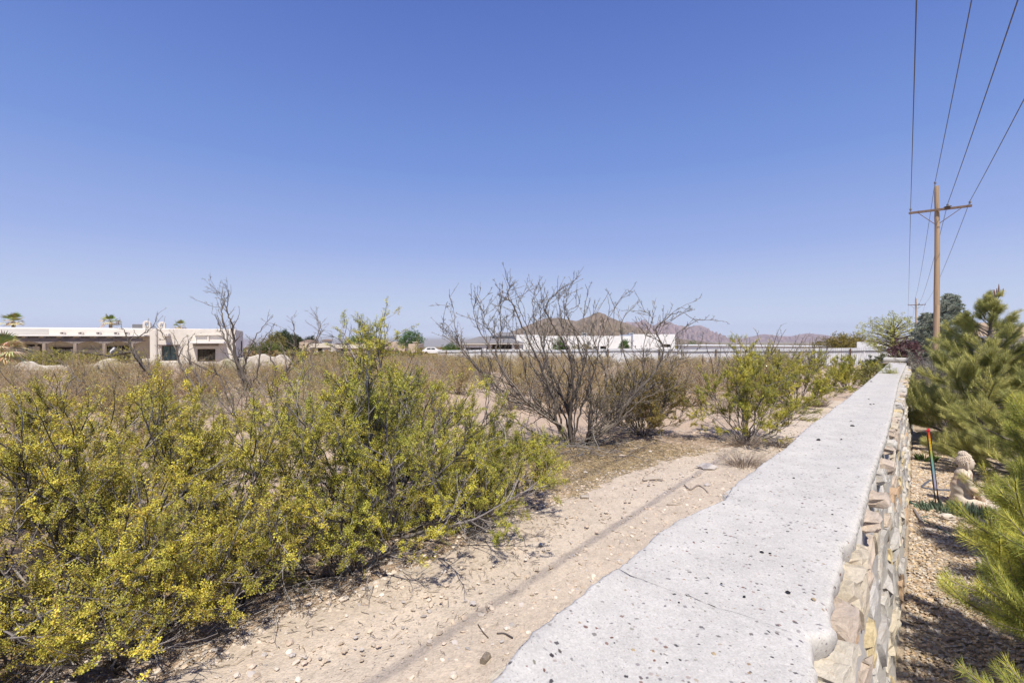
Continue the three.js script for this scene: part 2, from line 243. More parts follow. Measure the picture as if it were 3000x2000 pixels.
  // facing stones
  const tones = [[.66, .62, .56], [.70, .62, .49], [.70, .58, .35], [.60, .58, .56], [.66, .555, .46], [.72, .69, .64], [.52, .50, .48], [.62, .44, .29], [.70, .64, .53]];
  const stoneMats = tones.map(([a, b, d], k) => { const t = rep(rockTex, 1 + (k % 3) * .35, 1.2); t.offset.set(k * .17, k * .31); return std({ map: t, bumpMap: rep(rockBump, 1.6), bumpScale: .005, color: col(a * .92, b * .92, d * .92), roughness: .95, flatShading: false }); });
  const stoneGeos = []; for (let k = 0; k < 10; k++) { const rr = rng(300 + k), b = new THREE.BoxGeometry(1, 1, 1, 6, 4, 3), a = b.attributes.position; for (let i = 0; i < a.count; i++) { let x = a.getX(i), y = a.getY(i), z = a.getZ(i); const round = 1 - .17 * ((x * 2) ** 2 * (y * 2) ** 2) - .1 * ((z * 2) ** 2 * (y * 2) ** 2 + (x * 2) ** 2 * (z * 2) ** 2) * .5; const j = (q) => n3(x * 1.9 + k * 9 + q * 5, y * 1.7 + q, z * 1.7 + k) * .13 + n3(x * 5.5 + k * 7, y * 4 + q * 3, z * 4 - k) * .025; a.setXYZ(i, x * round + j(1), y * round * lerp(1, .72, (x + .5) * rr.r(.6, 1)) + j(2), z * round + j(3) * .8); } const cg = toCreasedNormals(b, .5); stoneGeos.push(cg); }
  const R = rng(5), stones = []; const axis = -WA; // local x along the wall
  const yaw = Math.atan2(WC, WS);               // rotation that turns +x to the wall's direction
  function stone(s, L, y, len, hgt, thick, tone, geo, tilt = 0, roll = 0) { const m = part(wall, 'stone', stoneGeos[geo], stoneMats[tone]); m.position.copy(wallPoint(s, L, y)); m.rotation.set(roll, yaw, tilt, 'YXZ'); m.scale.set(len, hgt, thick); stones.push(m); return m; }
  // flat stones that show along the garden side of the cap
  const topRow = [[.12, -.17, .16, 2], [.34, -.150, .17, 2], [.60, -.165, .15, 1], [.80, -.155, .19, 5], [1.03, -.15, .14, 4], [1.24, -.155, .18, 8], [1.46, -.165, .15, 4], [1.70, -.155, .2, 1]];
  let s = 1.92; while (s < SEND - .3) { topRow.push([s, -.165 + R.s(.03), R.r(.10, .20), R.pick([0, 1, 2, 5, 8, 4, 3])]); s += R.r(.22, .5); }
  topRow.forEach(([s, L, len, t], k) => stone(s, -.175 + R.r(-.012, .018) + (k < 8 ? .010 : 0), WTOP - .088 + R.s(.012), len * 1.15, R.r(.055, .085), R.r(.11, .14), t, k % 10, R.s(.08), R.s(.10)));
  for (const [zx, zy, t] of [[100, 1500, 1], [1290, 585, 5], [1392, 492, 1], [1520, 398, 5], [1622, 322, 8], [1700, 262, 5]]) { const px = 1400 + zx / 1.7423, py = 1100 + zy / 1.7423, d = FOCAL * (EYE - WTOP + .04) / (py - HORIZON), X = (px - MIDX) / FOCAL * d; const s = alongOf(X, -d); stone(s, lEdge(s) + .03, WTOP - .072, .13, .06, .13, t, (zx | 0) % 10, R.s(.08), R.s(.08)); }
  // courses down the garden face, from the near end until the count of single stones is used up
  const courses = []; for (let y = -.02; y < .86; ) { const h = R.r(.11, .21); courses.push([y, h]); y += h + .022; }
  const cand = []; for (const [y0, h] of courses) for (let s = -1.2 + R() * .3; s < SEND; ) { const len = R.r(.17, .44); cand.push([s + len / 2, y0 + h / 2, len, h]); s += len + .026; }
  cand.sort((a, b) => a[0] - b[0]);
  let left = 292 - stones.length; const rest = new GB();
  const stuffGeo = stoneGeos;
  const placeRest = (s, y, len, h, L) => { const q = new THREE.Matrix4().compose(wallPoint(s, L, y), new THREE.Quaternion().setFromEuler(new THREE.Euler(R.s(.06), yaw, R.s(.06), 'YXZ')), V(len, h * R.r(.85, 1.05), R.r(.06, .11))); const t = R.pick(tones); rest.color = t; rest.add(R.pick(stuffGeo), q); };
  for (const [s, y, len, h] of cand) { const gy = groundY(wallPoint(s, -.1, 0).x, wallPoint(s, -.1, 0).z), tk = R.r(.07, .12), L = faceR(y, s) + R.r(-.004, .018) - tk * .43; if (left > 0) { stone(s, L, y + gy, len, h * R.r(.85, 1.05), tk, R.pick([0, 0, 1, 1, 2, 3, 3, 4, 5, 5, 6, 7, 8]), Math.floor(R() * 10), R.s(.07), R.s(.06)); left--; } else placeRest(s, y + gy, len, h, L); }
  for (const [y0, h] of courses) for (let s = -1.2 + R() * .3; s < SEND; ) { const len = R.r(.17, .44), y = y0 + h / 2; placeRest(s + len / 2, y + groundY(wallPoint(s, -.8, 0).x, wallPoint(s, -.8, 0).z), len, h, faceL(y, s) + .03 + R.s(.01)); s += len + .026; }
  part(wall, 'rubble_facing', rest.build(), std({ vertexColors: true, map: rep(rockTex, 1.2), bumpMap: rep(rockBump, 1.6), bumpScale: .004, roughness: .95 }), 'stuff');
  // dark cinders set in the cap
  const cinder = std({ color: col(.035, .033, .036), roughness: .8, bumpMap: rep(softBump, 3), bumpScale: .01 }), pale = std({ color: col(.72, .69, .64), roughness: .9 }), tan = std({ color: col(.36, .28, .17), roughness: .9 });
  const peb = new THREE.IcosahedronGeometry(1, 1); { const a = peb.attributes.position; for (let i = 0; i < a.count; i++) { const k = 1 + n3(a.getX(i) * 1.8, a.getY(i) * 1.8, a.getZ(i) * 1.8) * .3; a.setXYZ(i, a.getX(i) * k, a.getY(i) * k, a.getZ(i) * k); } peb.computeVertexNormals(); }
  for (const [zx, zy, size, mt] of [[1455, 905, 11, cinder], [1450, 897, 8, pale], [1497, 912, 8, cinder], [1590, 1112, 14, cinder], [1722, 1148, 13, tan], [1210, 1428, 13, tan], [796, 1408, 11, tan], [700, 1374, 8, cinder], [1366, 1134, 9, cinder], [1248, 1066, 7, cinder], [1915, 260, 13, cinder], [1743, 330, 12, cinder], [1908, 234, 6, cinder], [1617, 526, 8, cinder], [1760, 648, 8, cinder], [1815, 712, 7, cinder], [1859, 326, 6, cinder], [1845, 476, 8, cinder], [2010, 32, 7, cinder], [2008, 148, 6, cinder], [1998, 122, 5, cinder], [2024, 146, 5, cinder], [410, 1222, 9, cinder], [1030, 1164, 7, cinder]]) {
    const px = 1400 + zx / 1.7423, py = 1100 + zy / 1.7423, d = FOCAL * (EYE - WTOP) / (py - HORIZON), X = (px - MIDX) / FOCAL * d, k = size / 1.7423 / FOCAL * d * .8;
    const m = part(wall, 'pebble', peb, mt); m.position.set(X, WTOP + k * .25, -d); m.scale.set(k, k * .55, k * 1.15); m.rotation.y = zx;
  }
  // pillar at the far end of the wall
  const pil = thing('stone_pillar', 'squat stone pillar with flat cap at far end of the wall', 'pillar', wallPoint(SEND + .25, -.42, groundY(wallPoint(SEND, -.4, 0).x, wallPoint(SEND, -.4, 0).z) - .05)); pil.rotation.y = yaw;
  const PH = WTOP + .11 - pil.position.y;
  part(pil, 'pillar_core', new RoundedBoxGeometry(.42, PH - .1, .42, 2, .03).translate(0, (PH - .1) / 2, 0), mortar);
  const cap = part(pil, 'cap_slab', new RoundedBoxGeometry(.52, .09, .52, 3, .03), concrete); cap.position.y = PH - .045;
  const lip = part(pil, 'flat_stone', stoneGeos[3], stoneMats[1]); lip.scale.set(.58, .06, .6); lip.position.y = PH - .125;
  for (let k = 0; k < 5; k++) for (let f = 0; f < 4; f++) for (let j = 0; j < 2; j++) { const m = part(pil, 'stone', stoneGeos[(k * 3 + f + j) % 10], stoneMats[(k + f * 2 + j * 5) % 9]); const a = f * Math.PI / 2, u = (j - .5) * .21 + R.s(.02); m.position.set(Math.cos(a) * .20 - Math.sin(a) * u, .12 + k * .19, -Math.sin(a) * .20 - Math.cos(a) * u); m.rotation.y = a + Math.PI / 2; m.scale.set(.20, .17, .09); }
}
// ---------------------------------------------------------------- utility poles and wires
{
  const wood = std({ map: rep(woodTex, 4, .22), bumpMap: rep(woodTex, 4, .22), bumpScale: .01, color: col(.47, .335, .215), roughness: .9 }), armWood = std({ map: rep(woodTex, 2, .5), color: col(.22, .15, .115), roughness: .9 });
  const porcelain = std({ color: col(.20, .19, .20), roughness: .35 }), steel = std({ color: col(.30, .30, .31), roughness: .5, metalness: .6 }), tank = std({ color: col(.10, .085, .08), roughness: .6 });
  const dirA = Math.atan2(WC, WS);
  function pole(label, base, H, armY, lean, turn) {
    const t = thing('utility_pole', label, 'utility pole', base, 'poles of the overhead line'); t.rotation.y = dirA + turn;   // local x along the line, local z across
    const g = new GB(), pts = [], n = 26; for (let k = 0; k <= n; k++) { const q = k / n; pts.push(V(lean * q * q, -.6 + q * (H + .6), .03 * Math.sin(q * 3) + .012 * n2(q * 9, H))); }
    g.tube(pts, (q) => lerp(.155, .098, q) + .004 * n2(q * 30, 3), 14, true);
    part(t, 'pole', g.build(), wood);
    const arm = part(t, 'crossarm', new RoundedBoxGeometry(.09, .12, 2.5, 2, .012), armWood); arm.position.set(-.15, armY, .10);
    for (const sgn of [-1, 1]) { const b = new GB(); b.tube([V(-.17, armY - .72, sgn * .1), V(-.17, armY - .05, .10 + sgn * .86)], .018, 5, true); part(t, 'brace', b.build(), armWood); }
    const ins = [V(-.15, armY + .06, -1.07), V(-.15, armY + .06, .42), V(-.15, armY + .06, 1.27), V(-.05, H - .02, -.07)];
    ins.forEach((p, k) => { const q = part(t, 'insulator', new THREE.LatheGeometry([[.012, 0], [.014, .06], [.05, .075], [.055, .10], [.035, .115], [.06, .13], [.055, .16], [.03, .18], [.02, .205], [0, .21]].map(([x, y]) => new THREE.Vector2(x, y)), 10), porcelain); q.position.copy(p); if (k === 3) q.position.y += .05; });
    const cut = part(t, 'cutout', new RoundedBoxGeometry(.3, .05, .22, 2, .02), tank); cut.position.set(-.15, armY + .1, .42); cut.rotation.y = .4;
    const pin = new GB(); pin.tube([V(-.06, H - .35, -.1), V(-.07, H + .05, -.08)], .014, 6, true); part(t, 'pole_top_bracket', pin.build(), steel);
    for (const y of [armY, armY - .72]) { const bolt = part(t, 'bolt', new THREE.CylinderGeometry(.022, .022, .3, 8).rotateZ(Math.PI / 2), steel); bolt.position.set(-.03, y, 0); }
    t.updateMatrixWorld(); return ins.map((p, k) => t.localToWorld(p.clone().add(V(0, k === 3 ? .23 : .19, 0))));
  }
  const at = (px, topPy, d) => { const p = P(px, topPy, d); return p; };
  const n1 = at(2743, 545, 25.6), f1 = at(2684, 874, 87);
  const g1 = groundY(n1.x, n1.z), g2 = groundY(f1.x, f1.z);
  const A = pole('weathered wooden utility pole with single crossarm beside the pines', V(n1.x, g1, n1.z), n1.y - g1, P(0, 617, 25.6).y - g1, .05, .05);
  const B = pole('distant wooden utility pole with crossarm beyond the grey shrubs', V(f1.x, g2, f1.z), f1.y - g2, P(0, 893, 87).y - g2, .1, .02);
  const wireMat = std({ color: col(.10, .09, .10), roughness: .6, metalness: .2 });
  const back = V().subVectors(A[3], B[3]); back.y = 0; // line carries on behind the viewer in the same direction
  const names = ['black overhead wire on the left end of the crossarm', 'black overhead wire on the middle of the crossarm', 'black overhead wire on the right end of the crossarm', 'black overhead wire at the top of the pole'];
  A.forEach((a, k) => {
    const b = B[k], c = a.clone().add(back.clone().multiplyScalar(1.0)), g = new GB(), span = (p, q, sag, n) => { const o = []; for (let i = 0; i <= n; i++) { const t = i / n, v = p.clone().lerp(q, t); v.y -= 4 * sag * t * (1 - t); o.push(v); } return o; };
    const e = b.clone().add(V().subVectors(b, a)); e.y = b.y - 1;
    const pts = [...span(c, a, .75, 60), ...span(a, b, k === 3 ? .75 : .8, 40).slice(1), ...span(b, e, .8, 16).slice(1)];
    g.tube(pts, .0125, 5); const m = new THREE.Mesh(g.build(), wireMat); m.name = numbered('power_line'); scene.add(m); tag(m, names[k], 'wire', 'overhead wires on the utility poles');
  });
}
// ---------------------------------------------------------------- corrugated metal fence
const fenceA = P(2640, 1075, 45.5), fenceB = P(1270, 1060, 72);
{
  const white = std({ color: col(.76, .775, .79), roughness: .45, metalness: .15, map: rep(softTex, .7), side: THREE.DoubleSide }), rail = std({ color: col(.10, .095, .095), roughness: .6 }), rust = std({ color: col(.115, .07, .05), roughness: .9, map: rep(softTex, 2) });
  const L = Math.hypot(fenceB.x - fenceA.x, fenceB.z - fenceA.z), yaw = Math.atan2(-(fenceB.z - fenceA.z), fenceB.x - fenceA.x);
  const t = thing('metal_fence', 'long white corrugated metal fence with dark rail across the lot', 'fence', V(fenceA.x, 0, fenceA.z)); t.rotation.y = yaw;
  const PW = .92, Hh = 1.8, g = new GB(), n = 24; for (let i = 0; i <= n; i++) { const u = i / n, ph = (u * 6) % 1, z = ph < .2 ? ph / .2 * .022 : ph < .5 ? .022 : ph < .7 ? (1 - (ph - .5) / .2) * .022 : 0; for (const y of [0, Hh]) g.v(u * (PW - .012), y, z, u * PW, y); if (i) g.quad(g.n - 4, g.n - 2, g.n - 1, g.n - 3); }
  const pg = toCreasedNormals(g.build(), .3), N = Math.floor(L / PW); t.updateMatrixWorld();
  const gyAt = (u) => { const x = lerp(fenceA.x, fenceB.x, u / L), z = lerp(fenceA.z, fenceB.z, u / L); return lerp(lerp(fenceA.y, fenceB.y, u / L), groundY(x, z), .35); };
  for (let k = 0; k < N; k++) { const m = part(t, 'panel', pg, white); m.position.set(k * PW, gyAt(k * PW), 0); m.rotation.z = Math.atan2(gyAt((k + 1) * PW) - gyAt(k * PW), PW); }
  const railAt = (h, r) => { const q = new GB(), p = []; for (let k = 0; k <= N; k++) p.push(V(k * PW, gyAt(k * PW) + h, -.04)); q.tube(p, r, 4); return q.build(); };
  // local +z points away from or towards the viewer: rails and posts on the viewer's side
  const side = V(0, 0, 1).applyAxisAngle(V(0, 1, 0), yaw).dot(V(-fenceA.x, 0, -fenceA.z)) > 0 ? 1 : -1;
  for (const [h, r] of [[1.48, .04], [.06, .03]]) { const m = part(t, 'rail', railAt(h, r), rail); m.position.z = side > 0 ? .10 : 0; }
  for (let u = 3.9; u < L; u += 6.1) { const m = part(t, 'post', new RoundedBoxGeometry(.13, 1.85, .1, 1, .01).translate(0, .82, 0), rust); m.position.set(u, gyAt(u), side * .09); }
}
{ // white slatted shade screen and long low roof behind the fence
  const white = std({ color: col(.72, .73, .75), roughness: .6, map: rep(softTex, .5) }), dark = std({ color: col(.05, .05, .06), roughness: .8 });
  const a = P(2511, 1001, 52), b = P(2612, 1006, 51), base = P(2511, 1040, 52);
  const t = thing('shade_screen', 'pale grey sloping panel with dark slots behind the fence', 'screen', V(a.x, base.y - 1, a.z)); t.rotation.y = Math.atan2(-(b.z - a.z), b.x - a.x);
  const len = Math.hypot(b.x - a.x, b.z - a.z), h0 = a.y - base.y + 1, h1 = b.y - base.y + 1, sh = new THREE.Shape([[0, 0], [len, 0], [len, h1], [len * .45, lerp(h0, h1, .2)], [0, h0]].map(([x, y]) => new THREE.Vector2(x, y)));
  const heights = [.32, .34, .36, .46, .46, .44, .44, .66, .36, .42, .32, .3];
  heights.forEach((h, k) => { const x = len * (.33 + k * .052), y = h0 - .72, q = new THREE.Path([[x, y - .1], [x + .075, y - .1], [x + .075, y - .1 + h * .7], [x, y - .1 + h * .7]].map(([u, v]) => new THREE.Vector2(u, v))); sh.holes.push(q); });
  part(t, 'panel', new THREE.ExtrudeGeometry(sh, { depth: .08, bevelEnabled: false }), white);
  part(t, 'backing', new THREE.BoxGeometry(len * .9, h1 * .8, .05).translate(len * .5, h1 * .45, -.3), dark);
  const r0 = P(1985, 1010, 78), r1 = P(2440, 1008, 66), u = thing('long_shed', 'long low white shed roof showing above the fence', 'shed', V(r0.x, groundY(r0.x, r0.z), r0.z)); u.rotation.y = Math.atan2(-(r1.z - r0.z), r1.x - r0.x);
  const l2 = Math.hypot(r1.x - r0.x, r1.z - r0.z), hh = r0.y - u.position.y;
  part(u, 'wall', new RoundedBoxGeometry(l2, hh - .12, 5, 1, .03).translate(l2 / 2, (hh - .12) / 2, -2.6), white); part(u, 'roof', new RoundedBoxGeometry(l2 + .5, .12, 5.6, 1, .03).translate(l2 / 2, hh - .055, -2.6), std({ color: col(.74, .75, .77), roughness: .5 }));
}
// ---------------------------------------------------------------- adobe house on the left
const stucco = (r, g, b) => std({ color: col(r, g, b), map: rep(softTex, .35), bumpMap: rep(softBump, .6), bumpScale: .02, roughness: .95 });
const glassMat = new THREE.MeshPhysicalMaterial({ color: col(.9, .93, .95), roughness: .03, transmission: 1, thickness: 0, ior: 1.5 });
function wallShape(x0, x1, y0, y1, holes, thick, arc) { const s = new THREE.Shape([[x0, y0], [x1, y0], [x1, y1], [x0, y1]].map(([x, y]) => new THREE.Vector2(x, y))); for (const [a, b, c, d] of holes) s.holes.push(new THREE.Path([[a, c], [a, d], [b, d], [b, c]].map(([x, y]) => new THREE.Vector2(x, y)))); return new THREE.ExtrudeGeometry(s, { depth: thick, bevelEnabled: true, bevelThickness: arc, bevelSize: arc * .6, bevelOffset: -arc * .6, bevelSegments: 3 }); }
function windowIn(parent, [x0, x1, y0, y1], z, frameMat, mullions = 0, glass = glassMat) { // frame with its pane, set into an opening
  const w = x1 - x0, h = y1 - y0, f = .06, g = new GB(); g.add(new THREE.BoxGeometry(w, f, .08), M4(V(0, h / 2 - f / 2, 0))); g.add(new THREE.BoxGeometry(w, f, .08), M4(V(0, -h / 2 + f / 2, 0))); for (const sx of [-1, 1]) g.add(new THREE.BoxGeometry(f, h - 2 * f, .08), M4(V(sx * (w / 2 - f / 2), 0, 0))); for (let k = 1; k <= mullions; k++) g.add(new THREE.BoxGeometry(.04, h - 2 * f, .06), M4(V(-w / 2 + w * k / (mullions + 1), 0, 0)));
  const m = part(parent, 'window', toCreasedNormals(g.build(), .3), frameMat); m.position.set((x0 + x1) / 2, (y0 + y1) / 2, z); part(m, 'pane', new THREE.BoxGeometry(w - 2 * f, h - 2 * f, .012), glass); return m;
}
{
  const X0 = -(1500 / FOCAL) * 43, Z0 = 43, ex = .898, ez = .439;                 // facade: starts 43 m out at the left edge of view and recedes to the right
  const yb = groundY(X0, -Z0) - .35;
  const house = thing('adobe_house', 'cream adobe house with wooden porch columns and flat parapet roof', 'house', V(X0, yb, -Z0)); house.rotation.y = Math.atan2(ez, ex);   // local x along the facade, z towards the viewer
  const tx = (px, w = 0) => { const u = px - MIDX, xx = X0 + w * ez, zz = Z0 - w * ex; return (u * zz - FOCAL * xx) / (FOCAL * ex - u * ez); };
  const ty = (py, t, w = 0) => EYE + (HORIZON - py) / FOCAL * (Z0 - w * ex + t * ez) - yb;
  const cream = stucco(.74, .685, .61), tanW = stucco(.72, .625, .51), whiteW = stucco(.82, .79, .75), grey = stucco(.56, .53, .49), wood = std({ color: col(.28, .235, .215), map: rep(woodTex, 1, .5), roughness: .9 }), darkWood = std({ color: col(.045, .028, .022), map: rep(woodTex, 1, .5), roughness: .8 }), post = std({ color: col(.36, .285, .235), map: rep(woodTex, 3, .3), roughness: .9 }), inside = std({ color: col(.10, .085, .075), roughness: 1 }), floorM = stucco(.60, .52, .45);
  const B = -2.1, tL = tx(-130, B), tJ = tx(452, 0);                                // porch back wall plane, left end, junction with the front block
  const topL = ty(958.5, tx(60, B), B);
  // porch back wall with openings
  const H = (px0, px1, py0, py1, w) => { const a = tx(px0, w), b = tx(px1, w), m = (a + b) / 2; return [a, b, ty(py1, m, w), ty(py0, m, w)]; };
  const openings = [H(37, 50, 1016, 1062, B), H(74, 94, 1014, 1062, B), H(115, 127, 1014, 1056, B), H(154, 205, 1021, 1052, B), H(310, 384, 1018, 1056, B)];
  const back = part(house, 'porch_wall', wallShape(tL, tJ + 1, -1, ty(983, tx(200, B), B), openings, .35, .03), tanW); back.position.z = B - .35;
  openings.forEach((o, k) => windowIn(house, o, B - .2, darkWood, k === 3 || k === 4 ? 2 : 0));
  const lint = [[33, 59, 1009, 1014], [68, 101, 1009, 1014], [110, 134, 1009, 1014], [145, 214, 1017, 1021.5], [300, 392, 1013, 1018]]; for (const q of lint) { const [a, b, c, d] = H(...q, B), m = part(house, 'lintel', new RoundedBoxGeometry(b - a, d - c, .2, 1, .02), darkWood); m.position.set((a + b) / 2, (c + d) / 2, B + .06); }
  { const [a, b, c, d] = H(251, 288, 1033, 1056, B), m = part(house, 'fireplace', wallShape(a - .35, b + .35, -.6, d + .3, [[a, b, c, d]], .3, .05), tanW); m.position.z = B; part(m, 'hearth', new THREE.BoxGeometry(b - a + .2, d - c + .2, .04).translate((a + b) / 2, (c + d) / 2, .05), inside); }
  // parapet above the porch
  const parY = ty(983, tx(200, B), B);
  const par = part(house, 'parapet', new RoundedBoxGeometry(tJ + 1 - tL, topL - parY + .2, .6, 4, .16).translate((tL + tJ + 1) / 2, (topL + parY - .2) / 2, B - .3), cream);
  { const a = tL + .2, b = tx(142, B), y0 = ty(978.5, tx(80, B), B), y1 = ty(962.5, tx(80, B), B); part(par, 'plaster_patch', new RoundedBoxGeometry(b - a, y1 - y0, .03, 2, .012).translate((a + b) / 2, (y0 + y1) / 2, B + .008), grey); }
  for (const px of [185, 238, 290, 341, 372]) { const t = tx(px, B), y = ty(976, t, B), q = new GB(); q.add(new THREE.BoxGeometry(.34, .04, .5), M4(V(0, -.1, 0))); for (const s of [-1, 1]) q.add(new THREE.BoxGeometry(.04, .2, .5), M4(V(s * .15, 0, 0))); const m = part(house, 'roof_drain', toCreasedNormals(q.build(), .3), cream); m.position.set(t, y, B + .2); part(m, 'spout_hole', new THREE.BoxGeometry(.26, .16, .02).translate(0, 0, -.16), inside); }
  // porch roof, ceiling, rafters, beam, corbels, columns
  const rT = ty(980, tx(200), .4), rB = ty(985, tx(200), .4), tE = tx(420, .4);
  part(house, 'porch_roof', new RoundedBoxGeometry(tE - tL, rT - rB, .4 - B, 2, .03).translate((tL + tE) / 2, (rT + rB) / 2, (B + .4) / 2), whiteW);
  for (let t = tL + .5; t < tE; t += 1.25) { const m = part(house, 'rafter', new RoundedBoxGeometry(.16, .16, .3 - B, 1, .02), wood); m.position.set(t, rB - .08, (B + .3) / 2); }
  const bT = ty(989.5, tx(200)), bB = ty(997, tx(200));
  const beam = part(house, 'porch_beam', new RoundedBoxGeometry(tE - tL - .2, bT - bB, .24, 1, .02).translate((tL + tE) / 2 - .1, (bT + bB) / 2, 0), wood);
  const cps = [-60, 36, 129, 220, 305, 387];
  for (const px of cps) {
    const t = tx(px), y1 = bB - .002, y0 = ty(1006, t), w = 1.15; const sh = new THREE.Shape([[-w, y1], [-w + .22, y1 - (y1 - y0) * .35], [-w + .42, y1 - (y1 - y0) * .42], [-.42, y1 - (y1 - y0) * .8], [-.28, y0], [.28, y0], [.42, y1 - (y1 - y0) * .8], [w - .42, y1 - (y1 - y0) * .42], [w - .22, y1 - (y1 - y0) * .35], [w, y1]].map(([x, y]) => new THREE.Vector2(x, y)));
    const cb = part(house, 'corbel', new THREE.ExtrudeGeometry(sh, { depth: .2, bevelEnabled: false }), wood); cb.position.set(t, 0, -.1);
    const g = new GB(); g.tube([V(0, -.6, 0), V(0, 0, 0), V(.01, (y0) * .5, 0), V(0, y0, 0)], [.19, .185, .175, .165], 14, true); const cm = part(house, 'column', g.build(), post); cm.position.set(t, 0, 0);
  }
  part(house, 'porch_floor', new THREE.BoxGeometry(tE - tL, .3, .5 - B).translate((tL + tE) / 2, .2, (B + .5) / 2), floorM);
  for (const px of [160, 330]) { const t = tx(px, -1); const g = new GB(); g.tube([V(0, 0, 0), V(0, 1.0, 0)], .012, 5, true); g.add(new THREE.CylinderGeometry(.03, .05, .14, 8), M4(V(0, 0, 0))); const m = part(house, 'porch_fan', g.build(), darkWood); m.position.set(t, rB - 1.05, -1); }
  { const t = tx(296, B), m = part(house, 'wall_lantern', new THREE.LatheGeometry([[0, -.2], [.09, -.16], [.1, .1], [.14, .12], [.03, .22], [0, .24]].map(([x, y]) => new THREE.Vector2(x, y)), 8), darkWood); m.position.set(t, ty(1031, t, B), B + .12); }
  // front block
  const F = .35, tR = tx(690, F), topR = ty(963, tx(560, F), F), D = 12.5, wins = [H(472, 518, 1012.5, 1057, F), H(577, 629, 1022, 1058, F)];
  part(house, 'front_wall', wallShape(tJ, tR, -1, topR, wins, .45, .12), cream).position.z = F - .45 - .12;
  part(house, 'end_wall', new RoundedBoxGeometry(.5, topR + 1, D, 4, .14).translate(tR - .24, (topR - 1) / 2, F - D / 2 - .03), cream);
  part(house, 'inner_wall', new RoundedBoxGeometry(.5, topR + 1 - .02, D, 3, .12).translate(tJ + .2, (topR - 1) / 2 - .01, F - D / 2 - .04), cream);
  part(house, 'rear_wall', new RoundedBoxGeometry(tR - tL, topR + .6, .5, 3, .12).translate((tL + tR) / 2, (topR - 1.4) / 2, F - D), cream);
  part(house, 'roof', new THREE.BoxGeometry(tR - tL - .4, .25, D - 3.3).translate((tL + tR) / 2, parY + .05, F - 3.6 - (D - 3.3) / 2), grey); part(house, 'front_roof', new THREE.BoxGeometry(tR - tJ - .6, .25, 4).translate((tJ + tR) / 2, topR - .55, F - 2.4), grey);
  const e2 = part(house, 'end_window_frame', new RoundedBoxGeometry(.12, 1.5, .9, 1, .02), darkWood); e2.position.set(tR + .02, ty(1021, tR, F), F - 8.5);
  windowIn(house, wins[0], F - .38, darkWood, 1); windowIn(house, wins[1], F - .38, darkWood, 2);
  { const [a, b, c, d] = wins[0], g = new GB(), n = 70; for (let i = 0; i <= n; i++) { const u = i / n, z = .07 * Math.sin(u * 56) + .03 * Math.sin(u * 23); for (const y of [c - .1, d + .1]) g.v(lerp(a - .05, b + .05, u), y, z, u * 3, y); if (i) g.quad(g.n - 4, g.n - 2, g.n - 1, g.n - 3); } const m = part(house, 'curtain', g.build(), std({ color: col(.27, .42, .42), roughness: 1, side: THREE.DoubleSide })); m.position.z = F - .75; }
  for (const [q, z] of [[[463, 526, 1008.5, 1012.5], F + .03], [[566, 640, 1008, 1013], F + .03]]) { const [a, b, c, d] = H(...q, F), m = part(house, 'lintel', new RoundedBoxGeometry(b - a, d - c, .3, 1, .02), wood); m.position.set((a + b) / 2, (c + d) / 2, z); }
  { const [a, b, c, d] = H(556, 656, 1000, 1006, 1.6), m = part(house, 'window_canopy', new RoundedBoxGeometry(b - a, d - c, 1.5, 2, .03), whiteW); m.position.set((a + b) / 2, (c + d) / 2, F + .8); }
  { const [a, b, c, d] = H(570, 651, 979.5, 982, F), m = part(house, 'ledge', new RoundedBoxGeometry(b - a, d - c, .3, 1, .02), cream); m.position.set((a + b) / 2, (c + d) / 2, F + .12); const [e, f, g, h] = H(607, 611, 982, 1000, F), m2 = part(house, 'rib', new RoundedBoxGeometry(f - e, h - g, .2, 1, .02), cream); m2.position.set((e + f) / 2, (g + h) / 2, F + .08); }
  { const t = tx(489, F), m = part(house, 'roof_drain', new RoundedBoxGeometry(.5, .28, 1.0, 1, .03), cream); m.position.set(t, ty(981, t, F), F + .42); }
  { const t = tx(446, F + .5), m = part(house, 'buttress', new RoundedBoxGeometry(.62, ty(962, t, F) + 1, 1.2, 4, .18).translate(0, (ty(962, t, F) - 1) / 2, 0), cream); m.position.set(t, 0, F - .35); }
  // chimneys with arched caps, cooler
  for (const [px, py, w] of [[431, 940, 1], [475, 943, .92]]) { const t = tx(px, -5), y = ty(py, t, -5), hh = 1.05 * w, s = new THREE.Shape(), r = .30 * w; s.moveTo(-r * 1.05, -1.4); s.lineTo(r * 1.05, -1.4); s.lineTo(r, hh - r - .35); s.absarc(0, hh - r - .35, r, 0, Math.PI); s.lineTo(-r * 1.05, -1.4); const h = new THREE.Path(), ri = r * .56; h.moveTo(-ri, hh - r - .62); h.lineTo(ri, hh - r - .62); h.lineTo(ri, hh - r - .35); h.absarc(0, hh - r - .35, ri, 0, Math.PI); s.holes.push(h); const m = part(house, 'chimney', new THREE.ExtrudeGeometry(s, { depth: .34, bevelEnabled: true, bevelSize: .05, bevelThickness: .05, bevelSegments: 3, curveSegments: 16 }), cream); m.position.set(t, y - hh + .33, -5); }
  { const t = tx(403, -5), y = ty(949.5, t, -5), m = part(house, 'roof_cooler', new RoundedBoxGeometry(.95, .75, .95, 2, .03), std({ color: col(.20, .20, .21), roughness: .6, metalness: .3 })); m.position.set(t, y - .37, -5.4); for (let k = 0; k < 9; k++) part(m, 'louver', new THREE.BoxGeometry(.03, .62, .02).translate(-.4 + k * .1, -.02, .482), std({ color: col(.30, .30, .31), roughness: .6 })); }
  // low undulating garden wall in front
  const gw = thing('garden_wall', 'low cream stucco garden wall with rounded humps before the adobe house', 'wall', V(X0, yb, -Z0)); gw.rotation.y = house.rotation.y;
